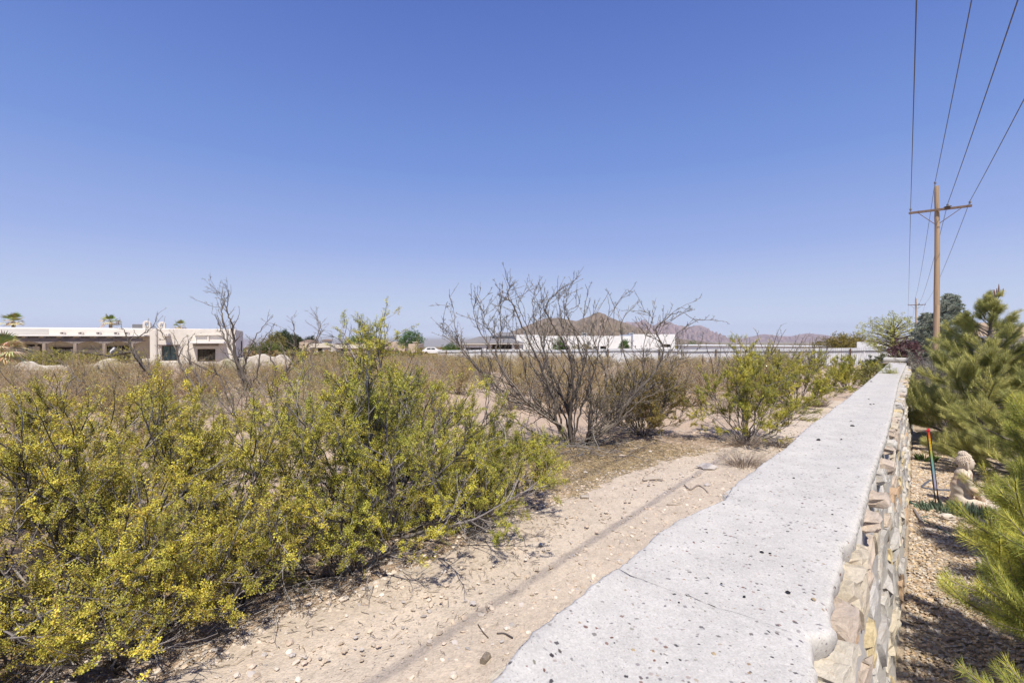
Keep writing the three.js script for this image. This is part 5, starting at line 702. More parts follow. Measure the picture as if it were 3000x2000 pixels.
// ---------------------------------------------------------------- garden trees at the right
{
  const PINE = [[.48, .48, .18], [.30, .325, .125]], BRIGHT = [[.48, .48, .10], [.27, .31, .075]];
  pine({ label: 'tall young pine with upright brown shoots at its top', pos: gp(7.1, 7.35), h: 2.42, r: 1.5, boughs: 105, trunk: .045, seed: 401, cols: PINE, candles: true, from: .03, per: 34, sub: 16, needle: 1.1, lean: .3, shape: (t) => Math.pow(1 - t, 1.1) * (t < .12 ? .85 : 1) + .07 });
  pine({ label: 'bright green pine reaching in from the right edge over the gravel', pos: gp(4.28, 2.95), h: 1.25, r: 1.35, boughs: 90, trunk: .05, seed: 402, cols: BRIGHT, from: .08, per: 40, sub: 12, shape: (t) => Math.pow(1 - t, .55) + .05, keep: (tip) => tip.x < .75 && (4.28 + tip.x) / (2.95 - tip.z) > .955 });
  pine({ label: 'low bright pine boughs in the lower right corner over the gravel', pos: gp(2.85, 1.8), h: .85, r: 1.15, boughs: 110, trunk: .03, seed: 404, cols: BRIGHT, from: .08, per: 40, sub: 12, needle: .85, shape: (t) => Math.pow(1 - t, .55) + .05, keep: (tip) => tip.x < .5 && (2.85 + tip.x) / (1.8 - tip.z) > .905 });
  pine({ label: 'small pine with low boughs behind the seated statue', pos: gp(6.1, 5.75), h: 1.0, r: 1.05, boughs: 44, trunk: .035, seed: 403, cols: PINE, from: .04, per: 44, sub: 10 });
  const SPRAY = needleGeo(55, 18, .16, .03, [.1, .9]);
  const BLUE = [[.37, .43, .395], [.23, .285, .26]];
  crownTree({ name: 'juniper_tree', label: 'taller blue-grey juniper behind the utility pole', pos: gp(PXM(2786, 30), 30), h: 4.85, r: 1.3, clumps: 230, perClump: 22, clump: .2, tuft: 1.25, geo: SPRAY, cols: BLUE, shape: 'cone', seed: 411, group: 'blue junipers' });
  crownTree({ name: 'juniper_tree', label: 'shorter rounded blue-grey juniper left of the utility pole', pos: gp(PXM(2718, 31), 31), h: 3.7, r: 1.05, clumps: 180, perClump: 22, clump: .22, tuft: 1.25, geo: SPRAY, cols: BLUE, shape: 'cone', seed: 412, group: 'blue junipers' });
  crownTree({ name: 'plum_shrub', label: 'dark purple-leaved shrub beside the blue junipers', category: 'bush', pos: gp(18.4, 22.6), h: 2.1, r: .55, clear: .5, clumps: 34, perClump: 14, clump: .34, tuft: .2, cols: [[.14, .075, .085], [.09, .05, .058]], seed: 413 });
  crownTree({ name: 'palo_verde_tree', label: 'airy yellow-green tree left of the purple shrub', pos: gp(PXM(2618, 36), 36), h: 4.3, r: 2.1, clear: 1.2, clumps: 90, perClump: 20, clump: .24, tuft: .16, cols: [[.42, .42, .12], [.29, .31, .10]], seed: 414 });
  mesquite({ name: 'bare_tree', label: 'bare pinkish tree behind the distant utility pole', pos: gp(31, 38), h: 4.6, free: 16, lean: .5, thick: .06, seed: 415, spurs: 0, buds: .1, reach: .7, dens: [2.4, 2.2, 1.2] });
  const SAGE = sprigGeo(46, .10, 14, .03, .008);
  [[10.0, 11.6, 1.15, 431, 'grey sage shrub just behind the wall pillar'], [9.55, 10.6, .95, 432, 'grey sage shrub against the wall before the pillar'], [11.2, 12.9, 1.2, 433, 'larger grey sage shrub below the purple-leaved shrub'], [8.55, 9.4, .8, 434, 'low grey sage shrub left of the tall pine']].forEach(([x, d, h, seed, label]) => creosote({ name: 'sage_shrub', label, pos: gp(x, d), h, r: h * .8, stems: 34, second: 7, third: 4, sprigs: 3, cols: [[.30, .285, .23], [.20, .195, .14]], seed, thick: .008, litter: 0, sprig: SAGE, group: 'grey sage shrubs in the garden', dead: .25 }));
  crownTree({ name: 'round_shrub', label: 'yellow-green leafy shrub beside the wall pillar', category: 'bush', pos: gp(11.4, 14.6), h: 1.2, r: .8, clear: .1, clumps: 36, perClump: 22, clump: .3, tuft: .12, cols: [[.20, .19, .06], [.13, .13, .045]], seed: 435 });
  // trees behind the fence and beyond the houses
  const OL = [[.24, .19, .05], [.17, .15, .045]];
  [[2455, 57, 3.6, 2.3, 441, 'olive bushy tree behind the fence, left of the pale sloping panel'], [2505, 60, 3.4, 2.4, 442, 'olive bushy tree right behind the pale sloping panel']].forEach(([px, d, h, rr, seed, label]) => crownTree({ name: 'olive_tree', label, pos: gp(PXM(px, d), d), h, r: rr, clear: .3, clumps: 60, perClump: 26, clump: .26, tuft: .3, cols: OL, seed, group: 'olive trees behind the fence' }));
  const G1 = [[.10, .17, .04], [.06, .11, .03]];
  [[1640, 80, 3.4, 1.0, 451, 'slim green tree in front of the white house centre'], [1828, 80, 3.6, .8, 452, 'slim green tree before the right block of the white house'], [1710, 80, 2.5, 2.2, 453, 'broad pale shrub before the white house windows'], [1318, 90, 2.6, 1.6, 454, 'green bush left of the tile-roofed house'], [2030, 140, 3.2, 2.2, 455, 'small green tree on the plain right of the white house']].forEach(([px, d, h, rr, seed, label]) => crownTree({ name: 'green_tree', label, pos: gp(PXM(px, d), d), h, r: rr, clear: .4, clumps: 34, perClump: 22, clump: .34, tuft: .34, cols: seed === 453 ? OL : G1, seed }));
  [[1206, 125, 6.2, 3.4, 461, [[.075, .15, .03], [.05, .10, .025]], 'round bright green tree beyond the chimney'], [1044, 140, 5.4, 2.6, 462, [[.20, .26, .05], [.13, .19, .04]], 'lime green tree behind the cream fascia house'], [1082, 165, 6.6, 2.4, 463, [[.12, .2, .04], [.08, .14, .03]], 'small green tree behind the brown hipped roof'], [828, 128, 6.6, 2.2, 464, [[.05, .075, .025], [.03, .05, .02]], 'tallest dark evergreen tree above the grey houses'], [852, 126, 5.6, 2.4, 465, [[.055, .075, .025], [.035, .05, .02]], 'dark evergreen tree right of the tallest one'], [869, 130, 5.0, 1.6, 466, [[.05, .07, .025], [.03, .045, .02]], 'small dark tree beside the small tower house'], [910, 140, 5.0, 1.8, 467, [[.05, .07, .025], [.03, .045, .02]], 'dark tree behind the grey stucco house'], [806, 118, 5.4, 2.4, 468, [[.22, .19, .06], [.16, .15, .05]], 'olive tree left of the dark evergreens'], [780, 100, 2.6, 3.2, 469, [[.13, .15, .04], [.10, .12, .035]], 'low green hedge tree right of the adobe house']].forEach(([px, d, h, rr, seed, cols, label]) => crownTree({ name: 'distant_tree', label, pos: gp(PXM(px, d), d), h, r: rr, clumps: 40, perClump: 24, clump: .34, tuft: .55, cols, seed }));
  mesquite({ name: 'bare_tree', label: 'fan-shaped bare tree before the brown-roofed house', pos: gp(PXM(1142, 104), 104), h: 5.6, free: 26, lean: .75, thick: .07, seed: 470, spurs: 0, buds: 0, reach: .8, dens: [2.0, 1.6, .6] });
  // shrubs along the adobe garden wall
  [[70, 41.5, 1.3], [150, 42.5, 1.5], [185, 43, 1.3], [250, 44, 1.2], [275, 44.4, 1.1], [20, 41, 1.0], [365, 41, 1.4]].forEach(([px, d, h], k) => crownTree({ name: 'courtyard_shrub', label: 'yellow-green courtyard shrub in front of the adobe porch', category: 'bush', group: 'courtyard shrubs of the adobe house', pos: gp(PXM(px, d), d), h: h + .2, r: 1.5, clear: .1, clumps: 34, perClump: 14, clump: .3, tuft: .18, cols: [[.38, .34, .10], [.27, .26, .08]], seed: 480 + k }));
}
// ---------------------------------------------------------------- fan palms
{
  const green = [.20, .25, .07], straw = [.52, .43, .25];
  function palm(label, pos, h, n, size, dry, seed) {
    const r = rng(seed), t = thing('fan_palm', label, 'palm tree', pos, 'fan palms round the adobe house'), g = new GB(); g.color = [.22, .17, .13]; g.tube([V(0, -.3, 0), V(.05, h * .5, 0), V(0, h, 0)], [.24, .2, .19], 8); if (h > .8) part(t, 'trunk', g.build(), barkGrey);
    for (let k = 0; k < n; k++) { const f = new GB(), az = k * 2.4 + r.s(.3), up = lerp(1.3, -.55, k / n) + r.s(.15), dr = k / n > 1 - dry, d = V(Math.cos(az) * Math.cos(up), Math.sin(up), Math.sin(az) * Math.cos(up)), s = size * r.r(.8, 1.15), c = dr ? straw : r() < .3 ? [.3, .28, .1] : green; f.color = c.map((x) => x * r.r(.8, 1.15)); const hub = V(0, h, 0).addScaledVector(d, s * .5); f.tube([V(0, h, 0), hub], [.02, .012], 4); const side = V().crossVectors(d, UP).normalize(), nn = V().crossVectors(side, d);
      for (let j = 0; j < 15; j++) { const a = lerp(-1.25, 1.25, j / 14), e = d.clone().multiplyScalar(Math.cos(a)).addScaledVector(side, Math.sin(a)).addScaledVector(nn, -.08 * Math.abs(a)), m = hub.clone().addScaledVector(e, s * .36), tip = hub.clone().addScaledVector(e, s * .7 * r.r(.85, 1.1)); tip.y -= s * (dr ? .22 : .09) * r.r(.5, 1.3); const w = V().crossVectors(e, nn).normalize().multiplyScalar(s * .035); f.color = c.map((x) => x * r.r(.75, 1.2)); const i = f.v(hub.x, hub.y, hub.z), p = f.v(m.x + w.x, m.y + w.y, m.z + w.z), q = f.v(m.x - w.x, m.y - w.y, m.z - w.z), l = f.v(tip.x, tip.y, tip.z); f.tri(i, p, q); f.tri(p, l, q); }
      part(t, 'frond', f.build(), leafMat); }
  }
  const d1 = 62, d2 = 66, d3 = 74;
  const at = (px, py, d) => { const p = P(px, py, d), y = groundY(p.x, p.z); return [V(p.x, y, p.z), p.y - y]; };
  let q = at(38, 943, d1); palm('left fan palm rising behind the adobe parapet', q[0], q[1], 18, 1.2, .5, 501);
  q = at(323, 944, d2); palm('fan palm with drooping fronds behind the porch roof', q[0], q[1], 16, 1.2, .5, 502);
  q = at(525, 957, d3); palm('fan palm whose frond tips barely clear the parapet', q[0], q[1], 14, 1.05, .55, 503);
  q = at(4, 1032, 33); palm('straw-dry fan palm at the left edge before the porch', V(q[0].x, q[0].y, q[0].z), q[1], 30, 1.35, .85, 504);
}
// ---------------------------------------------------------------- seated stone statue, stake and small garden things
{
  const pos = onGround(2822, 1484), t = thing('seated_statue', 'weathered pale stone statue of a seated figure with curled hair', 'statue', pos); t.rotation.y = -.45;  // faces +x
  // field of tapered limbs joined smoothly
  const caps = [[[0, .06, 0], [.0, .20, 0], .085, .078], [[0, .20, 0], [.012, .315, 0], .078, .066], [[.004, .30, -.075], [.004, .30, .075], .034, .034], [[.01, .31, 0], [.016, .365, 0], .036, .030],
    [[.004, .298, -.085], [.05, .19, -.115], .032, .026], [[.05, .19, -.115], [.13, .10, -.03], .026, .020], [[.004, .298, .085], [.05, .19, .115], .032, .026], [[.05, .19, .115], [.13, .10, .03], .026, .020],
    [[0, .055, -.06], [.19, .045, -.16], .058, .040], [[.19, .045, -.16], [.20, .04, .05], .040, .030], [[0, .055, .06], [.19, .045, .16], .058, .040], [[.19, .045, .16], [.17, .04, -.05], .040, .030], [[-.03, .045, 0], [.12, .03, 0], .06, .05], [[.13, .095, -.03], [.13, .095, .03], .022, .022]];
  const sdCap = (p, [a, b, r0, r1]) => { const ax = p[0] - a[0], ay = p[1] - a[1], az = p[2] - a[2], bx = b[0] - a[0], by = b[1] - a[1], bz = b[2] - a[2], h = clamp((ax * bx + ay * by + az * bz) / (bx * bx + by * by + bz * bz)); return Math.hypot(ax - bx * h, ay - by * h, az - bz * h) - lerp(r0, r1, h); };
  const smin = (a, b, k) => { const h = clamp(.5 + .5 * (b - a) / k); return lerp(b, a, h) - k * h * (1 - h); };
  function mesh(field, c, half, n) { const mc = new MarchingCubes(n, std({}), false, false, 200000); mc.isolation = 0; for (let k = 0; k < n; k++) for (let j = 0; j < n; j++) for (let i = 0; i < n; i++) mc.field[i + j * n + k * n * n] = -field([c[0] + (i - n / 2) / (n / 2) * half, c[1] + (j - n / 2) / (n / 2) * half, c[2] + (k - n / 2) / (n / 2) * half]) * 10; mc.update(); const cnt = mc.count, p = new Float32Array(cnt * 3), nm = new Float32Array(cnt * 3); for (let i = 0; i < cnt; i++) for (let a = 0; a < 3; a++) { p[i * 3 + a] = c[a] + mc.positionArray[i * 3 + a] * half; nm[i * 3 + a] = mc.normalArray[i * 3 + a]; } const g = new THREE.BufferGeometry(); g.setAttribute('position', new THREE.BufferAttribute(p, 3)); g.setAttribute('normal', new THREE.BufferAttribute(nm, 3)); return g; }
  const body = mesh((p) => { let d = 9; for (const q of caps) d = smin(d, sdCap(p, q), .03); const fold = Math.sin((p[1] * 2.2 + p[0] * 1.4 - p[2] * .8) * 46) * .0018 * smooth(.06, .12, p[1]) * smooth(.33, .28, p[1]); return Math.max(d + fold, -(p[1] + .012)); }, [.06, .2, 0], .27, 96);
  const hc = [.022, .43, 0];
  const head = mesh((p) => { const x = p[0] - hc[0], y = p[1] - hc[1], z = p[2] - hc[2]; let d = Math.hypot(x / 1.02, y / 1.16, z / .88) - .052; d = smin(d, Math.hypot(x + .012, (y - .056) / .8, z) - .030, .02); d = smin(d, Math.hypot((x - .022), (y + .030) / 1.1, z / .95) - .034, .02); /* nose, brow, lips, chin */ d = smin(d, sdCap([x, y, z], [[.050, .010, 0], [.062, -.012, 0], .004, .0065]), .008); d = smin(d, sdCap([x, y, z], [[.047, .016, -.022], [.047, .016, .022], .005, .005]), .008); d = smin(d, sdCap([x, y, z], [[.051, -.028, -.008], [.051, -.028, .008], .005, .005]), .006); d = smin(d, Math.hypot(x - .046, y + .046, z) - .010, .012); for (const s of [-1, 1]) { d = Math.max(d, -(Math.hypot((x - .052), (y - .004) / .6, z - s * .019) - .006)); d = smin(d, sdCap([x, y, z], [[-.002, .006, s * .047], [.006, -.05, s * .046], .009, .008]), .006); } d = smin(d, sdCap([x, y, z], [[-.008, -.08, 0], [-.004, -.03, 0], .032, .030]), .015); return d; }, [hc[0], hc[1] - .005, 0], .105, 80);
  const grow = (q) => q.translate(-hc[0], -.372, 0).scale(1.16, 1.16, 1.16).translate(hc[0], .372, 0); const hair = [];
  const parts = [body]; // curls of hair in rows over the skull
  for (let row = 0; row < 10; row++) { const e = lerp(-.35, 1.5, row / 9.5), n = Math.max(1, Math.round(24 * Math.cos(e))); for (let k = 0; k < n; k++) { const a = (k + (row % 2) * .5) / n * Math.PI * 2; const x = Math.cos(a) * Math.cos(e), y = Math.sin(e), z = Math.sin(a) * Math.cos(e); if (x > .42 && y < .62) continue; if (x > .1 && y < -.05) continue; const q = new THREE.SphereGeometry(.0075, 6, 5).translate(hc[0] + x * .0535, hc[1] + y * .0615 + (y > .8 ? .004 : 0), z * .0465); q.deleteAttribute('uv'); hair.push(q.index ? q.toNonIndexed() : q); } }
  for (let row = 0; row < 4; row++) { const e = lerp(.2, 1.45, row / 3), n = Math.max(1, Math.round(13 * Math.cos(e))); for (let k = 0; k < n; k++) { const a = (k + row * .5) / n * 6.283, q = new THREE.SphereGeometry(.0065, 6, 5).translate(hc[0] - .012 + Math.cos(a) * Math.cos(e) * .030, hc[1] + .058 + Math.sin(e) * .024, Math.sin(a) * Math.cos(e) * .030); q.deleteAttribute('uv'); hair.push(q.toNonIndexed()); } }
  for (const q of [head, ...hair]) parts.push(grow(q));
  const g = mergeGeometries(parts.map((q) => q.index ? q.toNonIndexed() : q)), a = g.attributes.position, c = new Float32Array(a.count * 3);
  for (let i = 0; i < a.count; i++) { const x = a.getX(i), y = a.getY(i), z = a.getZ(i), st = smooth(-.05, .45, n3(x * 7, y * 7, z * 7) + .4 * n3(x * 34, y * 22, z * 34)) * (y < .33 ? 1 : .25); c[i * 3] = lerp(.62, .54, st); c[i * 3 + 1] = lerp(.54, .40, st); c[i * 3 + 2] = lerp(.455, .30, st); } // reddish mineral stains in the stone
  g.setAttribute('color', new THREE.BufferAttribute(c, 3)); const m = part(t, 'figure', g, std({ vertexColors: true, roughness: .95 }));
  m.scale.setScalar(1.02);
}
{ // painted garden stake with red tip on two wire legs
  const base = onGround(2752, 1492), top = P(2723, 1265, -base.z - .05), t = thing('garden_stake', 'thin rainbow painted garden stake with red tip beside the statue', 'garden stake', base), ax = V().subVectors(top, base), len = ax.length();
  t.quaternion.setFromUnitVectors(UP, ax.clone().normalize());
  const stops = [[0, [.34, .32, .42]], [.10, [.42, .40, .58]], [.22, [.33, .38, .52]], [.35, [.22, .42, .48]], [.48, [.20, .42, .34]], [.60, [.34, .44, .12]], [.72, [.62, .52, .05]], [.84, [.66, .46, .03]], [.93, [.66, .22, .02]], [1, [.60, .03, .03]]], r = rng(9);
  const tex = texture(32, 256, (u, v) => { let k = 0; while (k < stops.length - 2 && v > stops[k + 1][0]) k++; const s = clamp((v - stops[k][0]) / (stops[k + 1][0] - stops[k][0])), q = 1 + n2(u * 6, v * 30) * .12, stripe = (v > .66 && Math.sin(v * 120) > .78) ? .55 : 1; return [0, 1, 2].map((c) => Math.pow(lerp(stops[k][1][c], stops[k + 1][1][c], s) * q, 1 / 2.2) * (c ? stripe : 1)); });
  const y0 = len * .26; const b = part(t, 'blade', new RoundedBoxGeometry(.022, len - y0, .008, 2, .003).translate(0, (len + y0) / 2, 0), std({ map: tex, roughness: .35 }));
  { const gg = b.geometry, p = gg.attributes.position, uv = gg.attributes.uv; for (let i = 0; i < p.count; i++) uv.setXY(i, .5 + p.getX(i) / .05, (p.getY(i) - y0) / (len - y0)); }
  const dk = std({ color: col(.025, .025, .03), roughness: .5 }); for (const s of [-1, 1]) { const e = new GB(); e.tube([V(s * .015, -.05, 0), V(s * .015, len * .985, 0)], .0055, 5, true); part(t, 'wire_leg', e.build(), dk); }
  const tip = part(t, 'tip', new THREE.OctahedronGeometry(.022).scale(1, 1.2, .5).translate(0, len + .012, 0), std({ color: col(.55, .02, .025), roughness: .4 }));
}
{ // drip hoses, stick and boards on the gravel
  const hose = (label, list, rad, c, cat = 'hose') => { const pts = new THREE.CatmullRomCurve3(list.map(([x, y]) => { const p = onGround(x, y); p.y += rad + .008; return p; })).getPoints(list.length * 10), g = new GB(); g.tube(pts, rad, 6, true); const m = new THREE.Mesh(g.build(), std({ color: col(...c), roughness: .7 })); m.name = numbered(cat === 'hose' ? 'drip_hose' : 'stick'); scene.add(m); tag(m, label, cat); };
  hose('dark blue drip hose lying beside the seated statue', [[2790, 1442], [2745, 1440], [2708, 1434], [2712, 1424], [2730, 1412]], .011, [.09, .10, .13]);
  hose('green drip line on the gravel close to the wall', [[2652, 1470], [2680, 1482], [2700, 1490], [2716, 1496]], .010, [.03, .09, .07]);
  hose('thin green drip line curving past the pale rock', [[2766, 1524], [2730, 1520], [2706, 1519], [2703, 1525], [2720, 1534], [2760, 1555], [2790, 1572], [2820, 1590]], .005, [.04, .10, .08]);
  hose('grey weathered stick lying across the thin drip line', [[2683, 1502], [2694, 1520], [2706, 1538]], .013, [.20, .18, .18], 'stick');
  hose('dark grey drip hose half hidden under the bright pine boughs', [[2868, 1655], [2885, 1690], [2892, 1722], [2920, 1740], [2960, 1752]], .009, [.10, .13, .12]);
  hose('pale dry stick in the pine shadow on the gravel', [[2772, 1892], [2790, 1882], [2815, 1880], [2840, 1878]], .006, [.30, .22, .17], 'stick');
  hose('dark fallen branch on the far edge of the track', [[2006, 1424], [2024, 1438], [2048, 1426], [2062, 1434], [2076, 1448]], .007, [.26, .22, .19], 'stick');
  hose('pale grey driftwood stick on the straw litter', [[1884, 1412], [1900, 1410], [1925, 1408], [1942, 1410]], .016, [.42, .37, .32], 'stick');
  hose('short pale log left of the straw litter', [[1702, 1464], [1712, 1463], [1726, 1464]], .018, [.40, .36, .32], 'stick');
  hose('long thin twig in the middle of the track', [[1955, 1482], [1980, 1484], [2000, 1481]], .008, [.36, .31, .26], 'stick');
  hose('curved dark twig on the track near the wall', [[1455, 1866], [1476, 1866], [1490, 1872], [1502, 1879]], .005, [.06, .05, .05], 'stick');
  hose('thin brown twig lying on the track shadow line', [[1400, 1838], [1414, 1860], [1430, 1878]], .0035, [.09, .07, .06], 'stick');
  const sp = onGround(2795, 1506), su = thing('chalkstick_succulent', 'blue-green finger-leaved succulent clump at the statue foot', 'succulent', sp), r = rng(33), fg = new GB();
  for (let k = 0; k < 300; k++) { const u = r.s(), v = r.s(); if (u * u + v * v > 1) continue; const x = u * .36 + .12, z = v * .16 + u * .10, wy = groundY(sp.x + x, sp.z + z) - sp.y, h = r.r(.05, .10) * (1.15 - .5 * (u * u + v * v)), lean = V(u * .5 + r.s(.3), 1.2, v * .6 + r.s(.3)).normalize(), vv = r.r(.75, 1.25); fg.color = [.155 * vv, .215 * vv, .15 * vv]; const p = V(x, wy - .005, z), q = p.clone().addScaledVector(lean, h * .6), e = p.clone().addScaledVector(lean, h).add(V(0, .012, 0)); fg.tube([p, q, e], [.007, .0095, .002], 5); }
  part(su, 'leaves', fg.build(), leafMat, 'stuff');
  const s2 = thing('small_succulent', 'small bright green succulent behind the garden stake', 'succulent', onGround(2716, 1352)), f2 = new GB(); for (let k = 0; k < 50; k++) { const a = r() * 6.3, d = Math.sqrt(r()) * .10, p = V(Math.cos(a) * d, -.01, Math.sin(a) * d), v = r.r(.8, 1.2); f2.color = [.11 * v, .19 * v, .05 * v]; f2.tube([p, p.clone().add(V(Math.cos(a) * .03, .07, Math.sin(a) * .03)), p.clone().add(V(Math.cos(a) * .06, .10, Math.sin(a) * .06))], [.007, .008, .002], 4); } part(s2, 'leaves', f2.build(), leafMat, 'stuff');
}
// ---------------------------------------------------------------- loose stone, gravel, straw
{
  const rock = (seed) => { const g = new THREE.IcosahedronGeometry(1, 1), a = g.attributes.position; for (let i = 0; i < a.count; i++) { const v = V().fromBufferAttribute(a, i), k = 1 + n3(v.x * 1.1 + seed, v.y * 1.1, v.z * 1.1) * .38; a.setXYZ(i, v.x * k, v.y * k * .62, v.z * k); } return toCreasedNormals(g, .5); };
  const rocks = [1, 7, 13, 19].map(rock), chip = rock(31), sand = std({ color: col(1, 1, 1), map: rep(softTex, 1), roughness: 1 });
  const tones = [[.70, .62, .53], [.74, .67, .59], [.64, .53, .43], [.56, .52, .50], [.72, .60, .50]], mats = tones.map((t) => std({ color: col(...t), map: rep(rockTex, 1), roughness: 1 }));
  // stones one can pick out, in photo pixels: x, y, width
  const list = [[1005, 1764, 26], [1300, 1684, 20], [1307, 1723, 16], [1065, 1733, 12], [960, 1775, 16], [918, 1796, 16], [947, 1793, 12], [845, 1895, 26], [852, 1932, 20], [935, 1902, 12], [970, 1850, 13], [1013, 1813, 12], [1106, 1904, 16], [1040, 1878, 13], [888, 1954, 18], [1328, 1992, 28], [1485, 1852, 20], [1437, 1775, 16], [1385, 1776, 18], [1300, 1895, 12], [1120, 1735, 10], [1446, 1664, 11], [1406, 1671, 11], [1585, 1602, 16], [1750, 1566, 12], [1622, 1735, 12], [1670, 1745, 10], [1720, 1548, 13], [2074, 1426, 18], [2038, 1491, 12], [1778, 1506, 13], [1906, 1326, 12], [1824, 1340, 18], [1828, 1384, 10], [1732, 1472, 10], [1862, 1437, 10], [1716, 1388, 11], [1290, 1772, 10], [1180, 1772, 10], [1252, 1792, 10], [1166, 1716, 10], [1040, 1742, 10], [792, 1890, 14], [770, 1930, 18], [735, 1965, 20], [806, 1972, 16], [690, 1990, 18], [1415, 1888, 12], [1470, 1890, 12], [1512, 1812, 10], [1572, 1744, 10], [1540, 1646, 10], [1462, 1612, 10], [1660, 1522, 10]];
  const r = rng(71), L0 = (p) => sideOf(p.x, p.z);
  list.forEach(([x, y, w], k) => { const p = onGround(x, y), s = w / FOCAL * -p.z * .52, m = new THREE.Mesh(rocks[k % 4], mats[k % 5]); m.name = numbered('loose_stone'); m.position.copy(p); m.position.y += s * .22 + .012; m.scale.set(s * r.r(.9, 1.2), s * r.r(.6, .9), s * r.r(.7, 1)); m.rotation.y = r() * 6; scene.add(m); const zn = x < 1020 ? 'on the verge berm below the yellow-green creosotes' : x < 1340 && y < 1800 ? 'on the verge below the large green creosote' : x > 1690 && y < 1480 ? 'on the straw litter near the mesquite' : L0(p) < -1.9 ? 'in the left wheel rut of the track' : 'on the track close to the wall', sz = w >= 18 ? 'large pale' : w >= 12 ? 'middling pale' : 'small pale'; tag(m, sz + ' loose stone ' + zn, 'stone', sz + ' stones ' + zn); });
  { const p = onGround(2781, 1527), m = new THREE.Mesh(rocks[1], mats[1]); m.name = 'garden_rock'; m.position.copy(p); m.position.y += .035; m.scale.set(.062, .05, .045); scene.add(m); tag(m, 'angular pale rock in front of the finger-leaved succulent', 'rock'); }
  { const p = onGround(2730, 1556), m = new THREE.Mesh(rocks[2], mats[1]); m.name = 'flat_rock'; m.position.copy(p); m.position.y += .012; m.scale.set(.058, .012, .03); scene.add(m); tag(m, 'thin flat white stone chip on the gravel by the wall', 'rock'); }
  { const p = onGround(2112, 1378), m = new THREE.Mesh(rocks[3], mats[3]); m.name = 'grey_rock'; p.copy(onGround(2072, 1374)); m.position.copy(p); m.position.y += .03; m.scale.set(.12, .06, .08); scene.add(m); tag(m, 'grey weathered rock at the edge of the straw litter', 'rock'); }
  { const p = onGround(1421, 1944), m = new THREE.Mesh(new THREE.CylinderGeometry(.018, .022, .06, 9, 3).rotateZ(1.45).rotateY(1.2), std({ map: rep(barkTex, 2, 1), bumpMap: rep(barkTex, 2, 1), bumpScale: .01, color: col(.48, .40, .31), roughness: 1 })); m.name = 'bark_chunk'; m.position.copy(p); m.position.y += .018; scene.add(m); tag(m, 'rough brown chunk of bark beside the wall foot', 'bark'); }
  const inst = (name, label, cat, geo, arr) => tag(instances(scene, name, geo, sand, arr), label, cat, null, 'stuff');
  const q = new THREE.Quaternion(), E = new THREE.Euler(), at = (p, s, flat) => new THREE.Matrix4().compose(p, q.setFromEuler(E.set(r.s(.5), r() * 6.3, r.s(.5))), V(s * r.r(.8, 1.3), s * flat, s * r.r(.7, 1)));
  // pebbles of the track: dense on the verge berm, thin in the ruts
  const peb = []; for (let k = 0; k < 260000 && peb.length < 60000; k++) { const s = -1 + r() * 15, L = r.r(-3.7, -.75), rl = roadL(s), t = (L - rl) / (-.52 - rl); let den = .30; if (Math.abs(L - rl) < .28) den = 1; if (t > .2 && t < .45) den = .12; if (t > .6 && t < .74) den = .5; if (L < rl - .35) den = .35; den *= lerp(1, .25, smooth(5, 14, s)) * (.5 + .9 * clamp(.5 + n2(s * 1.1, L * 2.2))); if (r() > den) continue; const p = wallPoint(s, L, 0), big = Math.pow(r(), 7), size = lerp(.003, .019, big); p.y = groundY(p.x, p.z) + (L > rl + .1 ? .006 : -.002) + size * .15; const v = r.r(.8, 1.2), tn = r.pick([[.62, .53, .43], [.68, .60, .51], [.55, .45, .35], [.48, .44, .41], [.58, .48, .38]]); peb.push({ m: at(p, size, .65), c: col(tn[0] * v, tn[1] * v, tn[2] * v) }); }
  inst('track_pebbles', 'fine pale pebbles scattered over the dirt track', 'pebbles', chip, peb);
  // gravel of the garden bed
  const grv = []; const gt = [[.68, .56, .42], [.60, .46, .32], [.74, .65, .53], [.54, .39, .26], [.66, .60, .54], [.50, .43, .36], [.70, .53, .32]];
  for (let k = 0; k < 95000; k++) { const s = Math.pow(r(), .8) * 10.5 - .2, L = -.04 + Math.pow(r(), 1.25) * 3.4, p = wallPoint(s, L, 0); if (-p.z < .4) continue; const size = r.r(.005, .0125) * lerp(1, 1.7, smooth(4, 10, s)); p.y = groundY(p.x, p.z) + .005 + r() * .007; const v = r.r(.62, 1.04), tn = r.pick(gt); grv.push({ m: at(p, size, .6), c: col(tn[0] * v, tn[1] * v, tn[2] * v) }); }
  inst('garden_gravel', 'buff crushed gravel covering the garden bed', 'gravel', chip, grv);
  // straw and twig litter
  const st = new GB(); st.color = [1, 1, 1]; st.tube([V(-.5, 0, 0), V(-.15, .02, .03), V(.2, .0, -.02), V(.5, .03, .04)], [.012, .02, .018, .006], 3); const straw = st.build();
  const sl = []; for (let k = 0; k < 15000; k++) { const a = r() * 6.283, d = Math.pow(r(), .6), x = 1.35 + Math.cos(a) * d * 2.1 + r.s(.2), dd = 6.4 + Math.sin(a) * d * 1.45 + r.s(.2); const L = sideOf(x, -dd); if (L > roadL(alongOf(x, -dd)) + .3) continue; const p = gp(x, dd), v = r.r(.7, 1.25), g = r() < .22; p.y += .006 + r() * .012; sl.push({ m: new THREE.Matrix4().compose(p, q.setFromEuler(E.set(r.s(.3), r() * 6.3, r.s(.25))), V(r.r(.03, .12), .12, .12)), c: g ? col(.22 * v, .18 * v, .15 * v) : col(.50 * v, .39 * v, .22 * v) }); }
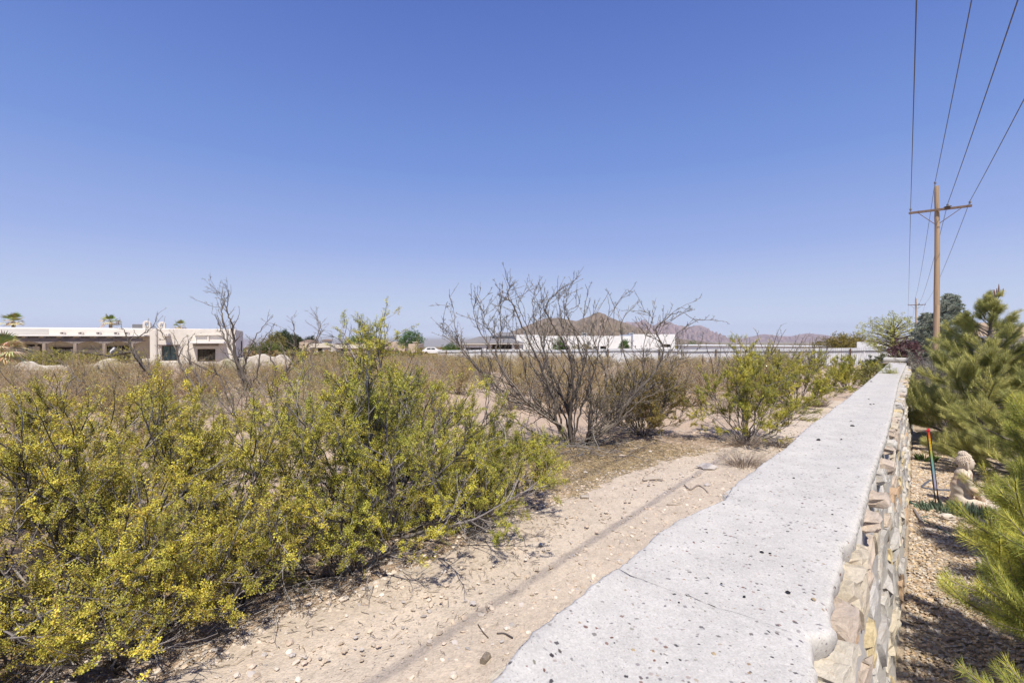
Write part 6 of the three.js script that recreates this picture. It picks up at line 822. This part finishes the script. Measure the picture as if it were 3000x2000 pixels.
  for (let k = 0; k < 9000; k++) { const [bx, bd, br] = r.pick(LITTER), a = r() * 6.283, d = Math.sqrt(r()) * br, x = bx + Math.cos(a) * d, dd = bd + Math.sin(a) * d; if (dd < .8) continue; const p = gp(x, dd), v = r.r(.6, 1.3); p.y += .006 + r() * .01; sl.push({ m: new THREE.Matrix4().compose(p, q.setFromEuler(E.set(r.s(.3), r() * 6.3, r.s(.3))), V(r.r(.015, .09), .1, .1)), c: r() < .5 ? col(.33 * v, .25 * v, .16 * v) : col(.24 * v, .20 * v, .17 * v) }); }
  for (let k = 0; k < 900; k++) { const s = r.r(0, 13), L = r.r(-3.3, -.7), p = wallPoint(s, L, 0), v = r.r(.6, 1.3); p.y = groundY(p.x, p.z) + .02; sl.push({ m: new THREE.Matrix4().compose(p, q.setFromEuler(E.set(r.s(.1), r() * 6.3, r.s(.1))), V(r.r(.015, .06), .09, .09)), c: col(.22 * v, .17 * v, .13 * v) }); }
  inst('straw_litter', 'golden straw and twig litter on the sandy ground', 'straw', straw, sl);
  // dry grass tufts by the wall
  for (const [px, py, h, n, label] of [[2180, 1366, .2, 260, 'dry grey grass tuft beside the wall below the yellow stone'], [2184, 1306, .2, 220, 'dry grey grass tuft at the foot of the bright green creosote'], [2285, 1305, .14, 140, 'small dry grass tuft close to the wall edge'], [2400, 1192, .3, 200, 'grey-green weed tuft at the far wall stretch']]) { const p = onGround(px, py), t = thing('grass_tuft', label, 'grass tuft', p, 'dry tufts along the wall'), g = new GB(); for (let k = 0; k < n; k++) { const a = r() * 6.3, d = Math.sqrt(r()) * .16, b = V(Math.cos(a) * d, -.01, Math.sin(a) * d), o = V(Math.cos(a) * d * 1.5 + r.s(.05), h * r.r(.5, 1), Math.sin(a) * d * 1.5 + r.s(.05)), v = r.r(.7, 1.2); g.color = [.40 * v, .34 * v, .275 * v]; g.tube([b, b.clone().lerp(b.clone().add(o), .5).add(V(0, .02, 0)), b.clone().add(o)], [.0028, .002, .0006], 3); } part(t, 'blades', g.build(), leafMat, 'stuff'); }
}
scene.traverse((o) => { if (o.isMesh) { o.castShadow = true; o.receiveShadow = true; } });
renderer.render(scene, camera);
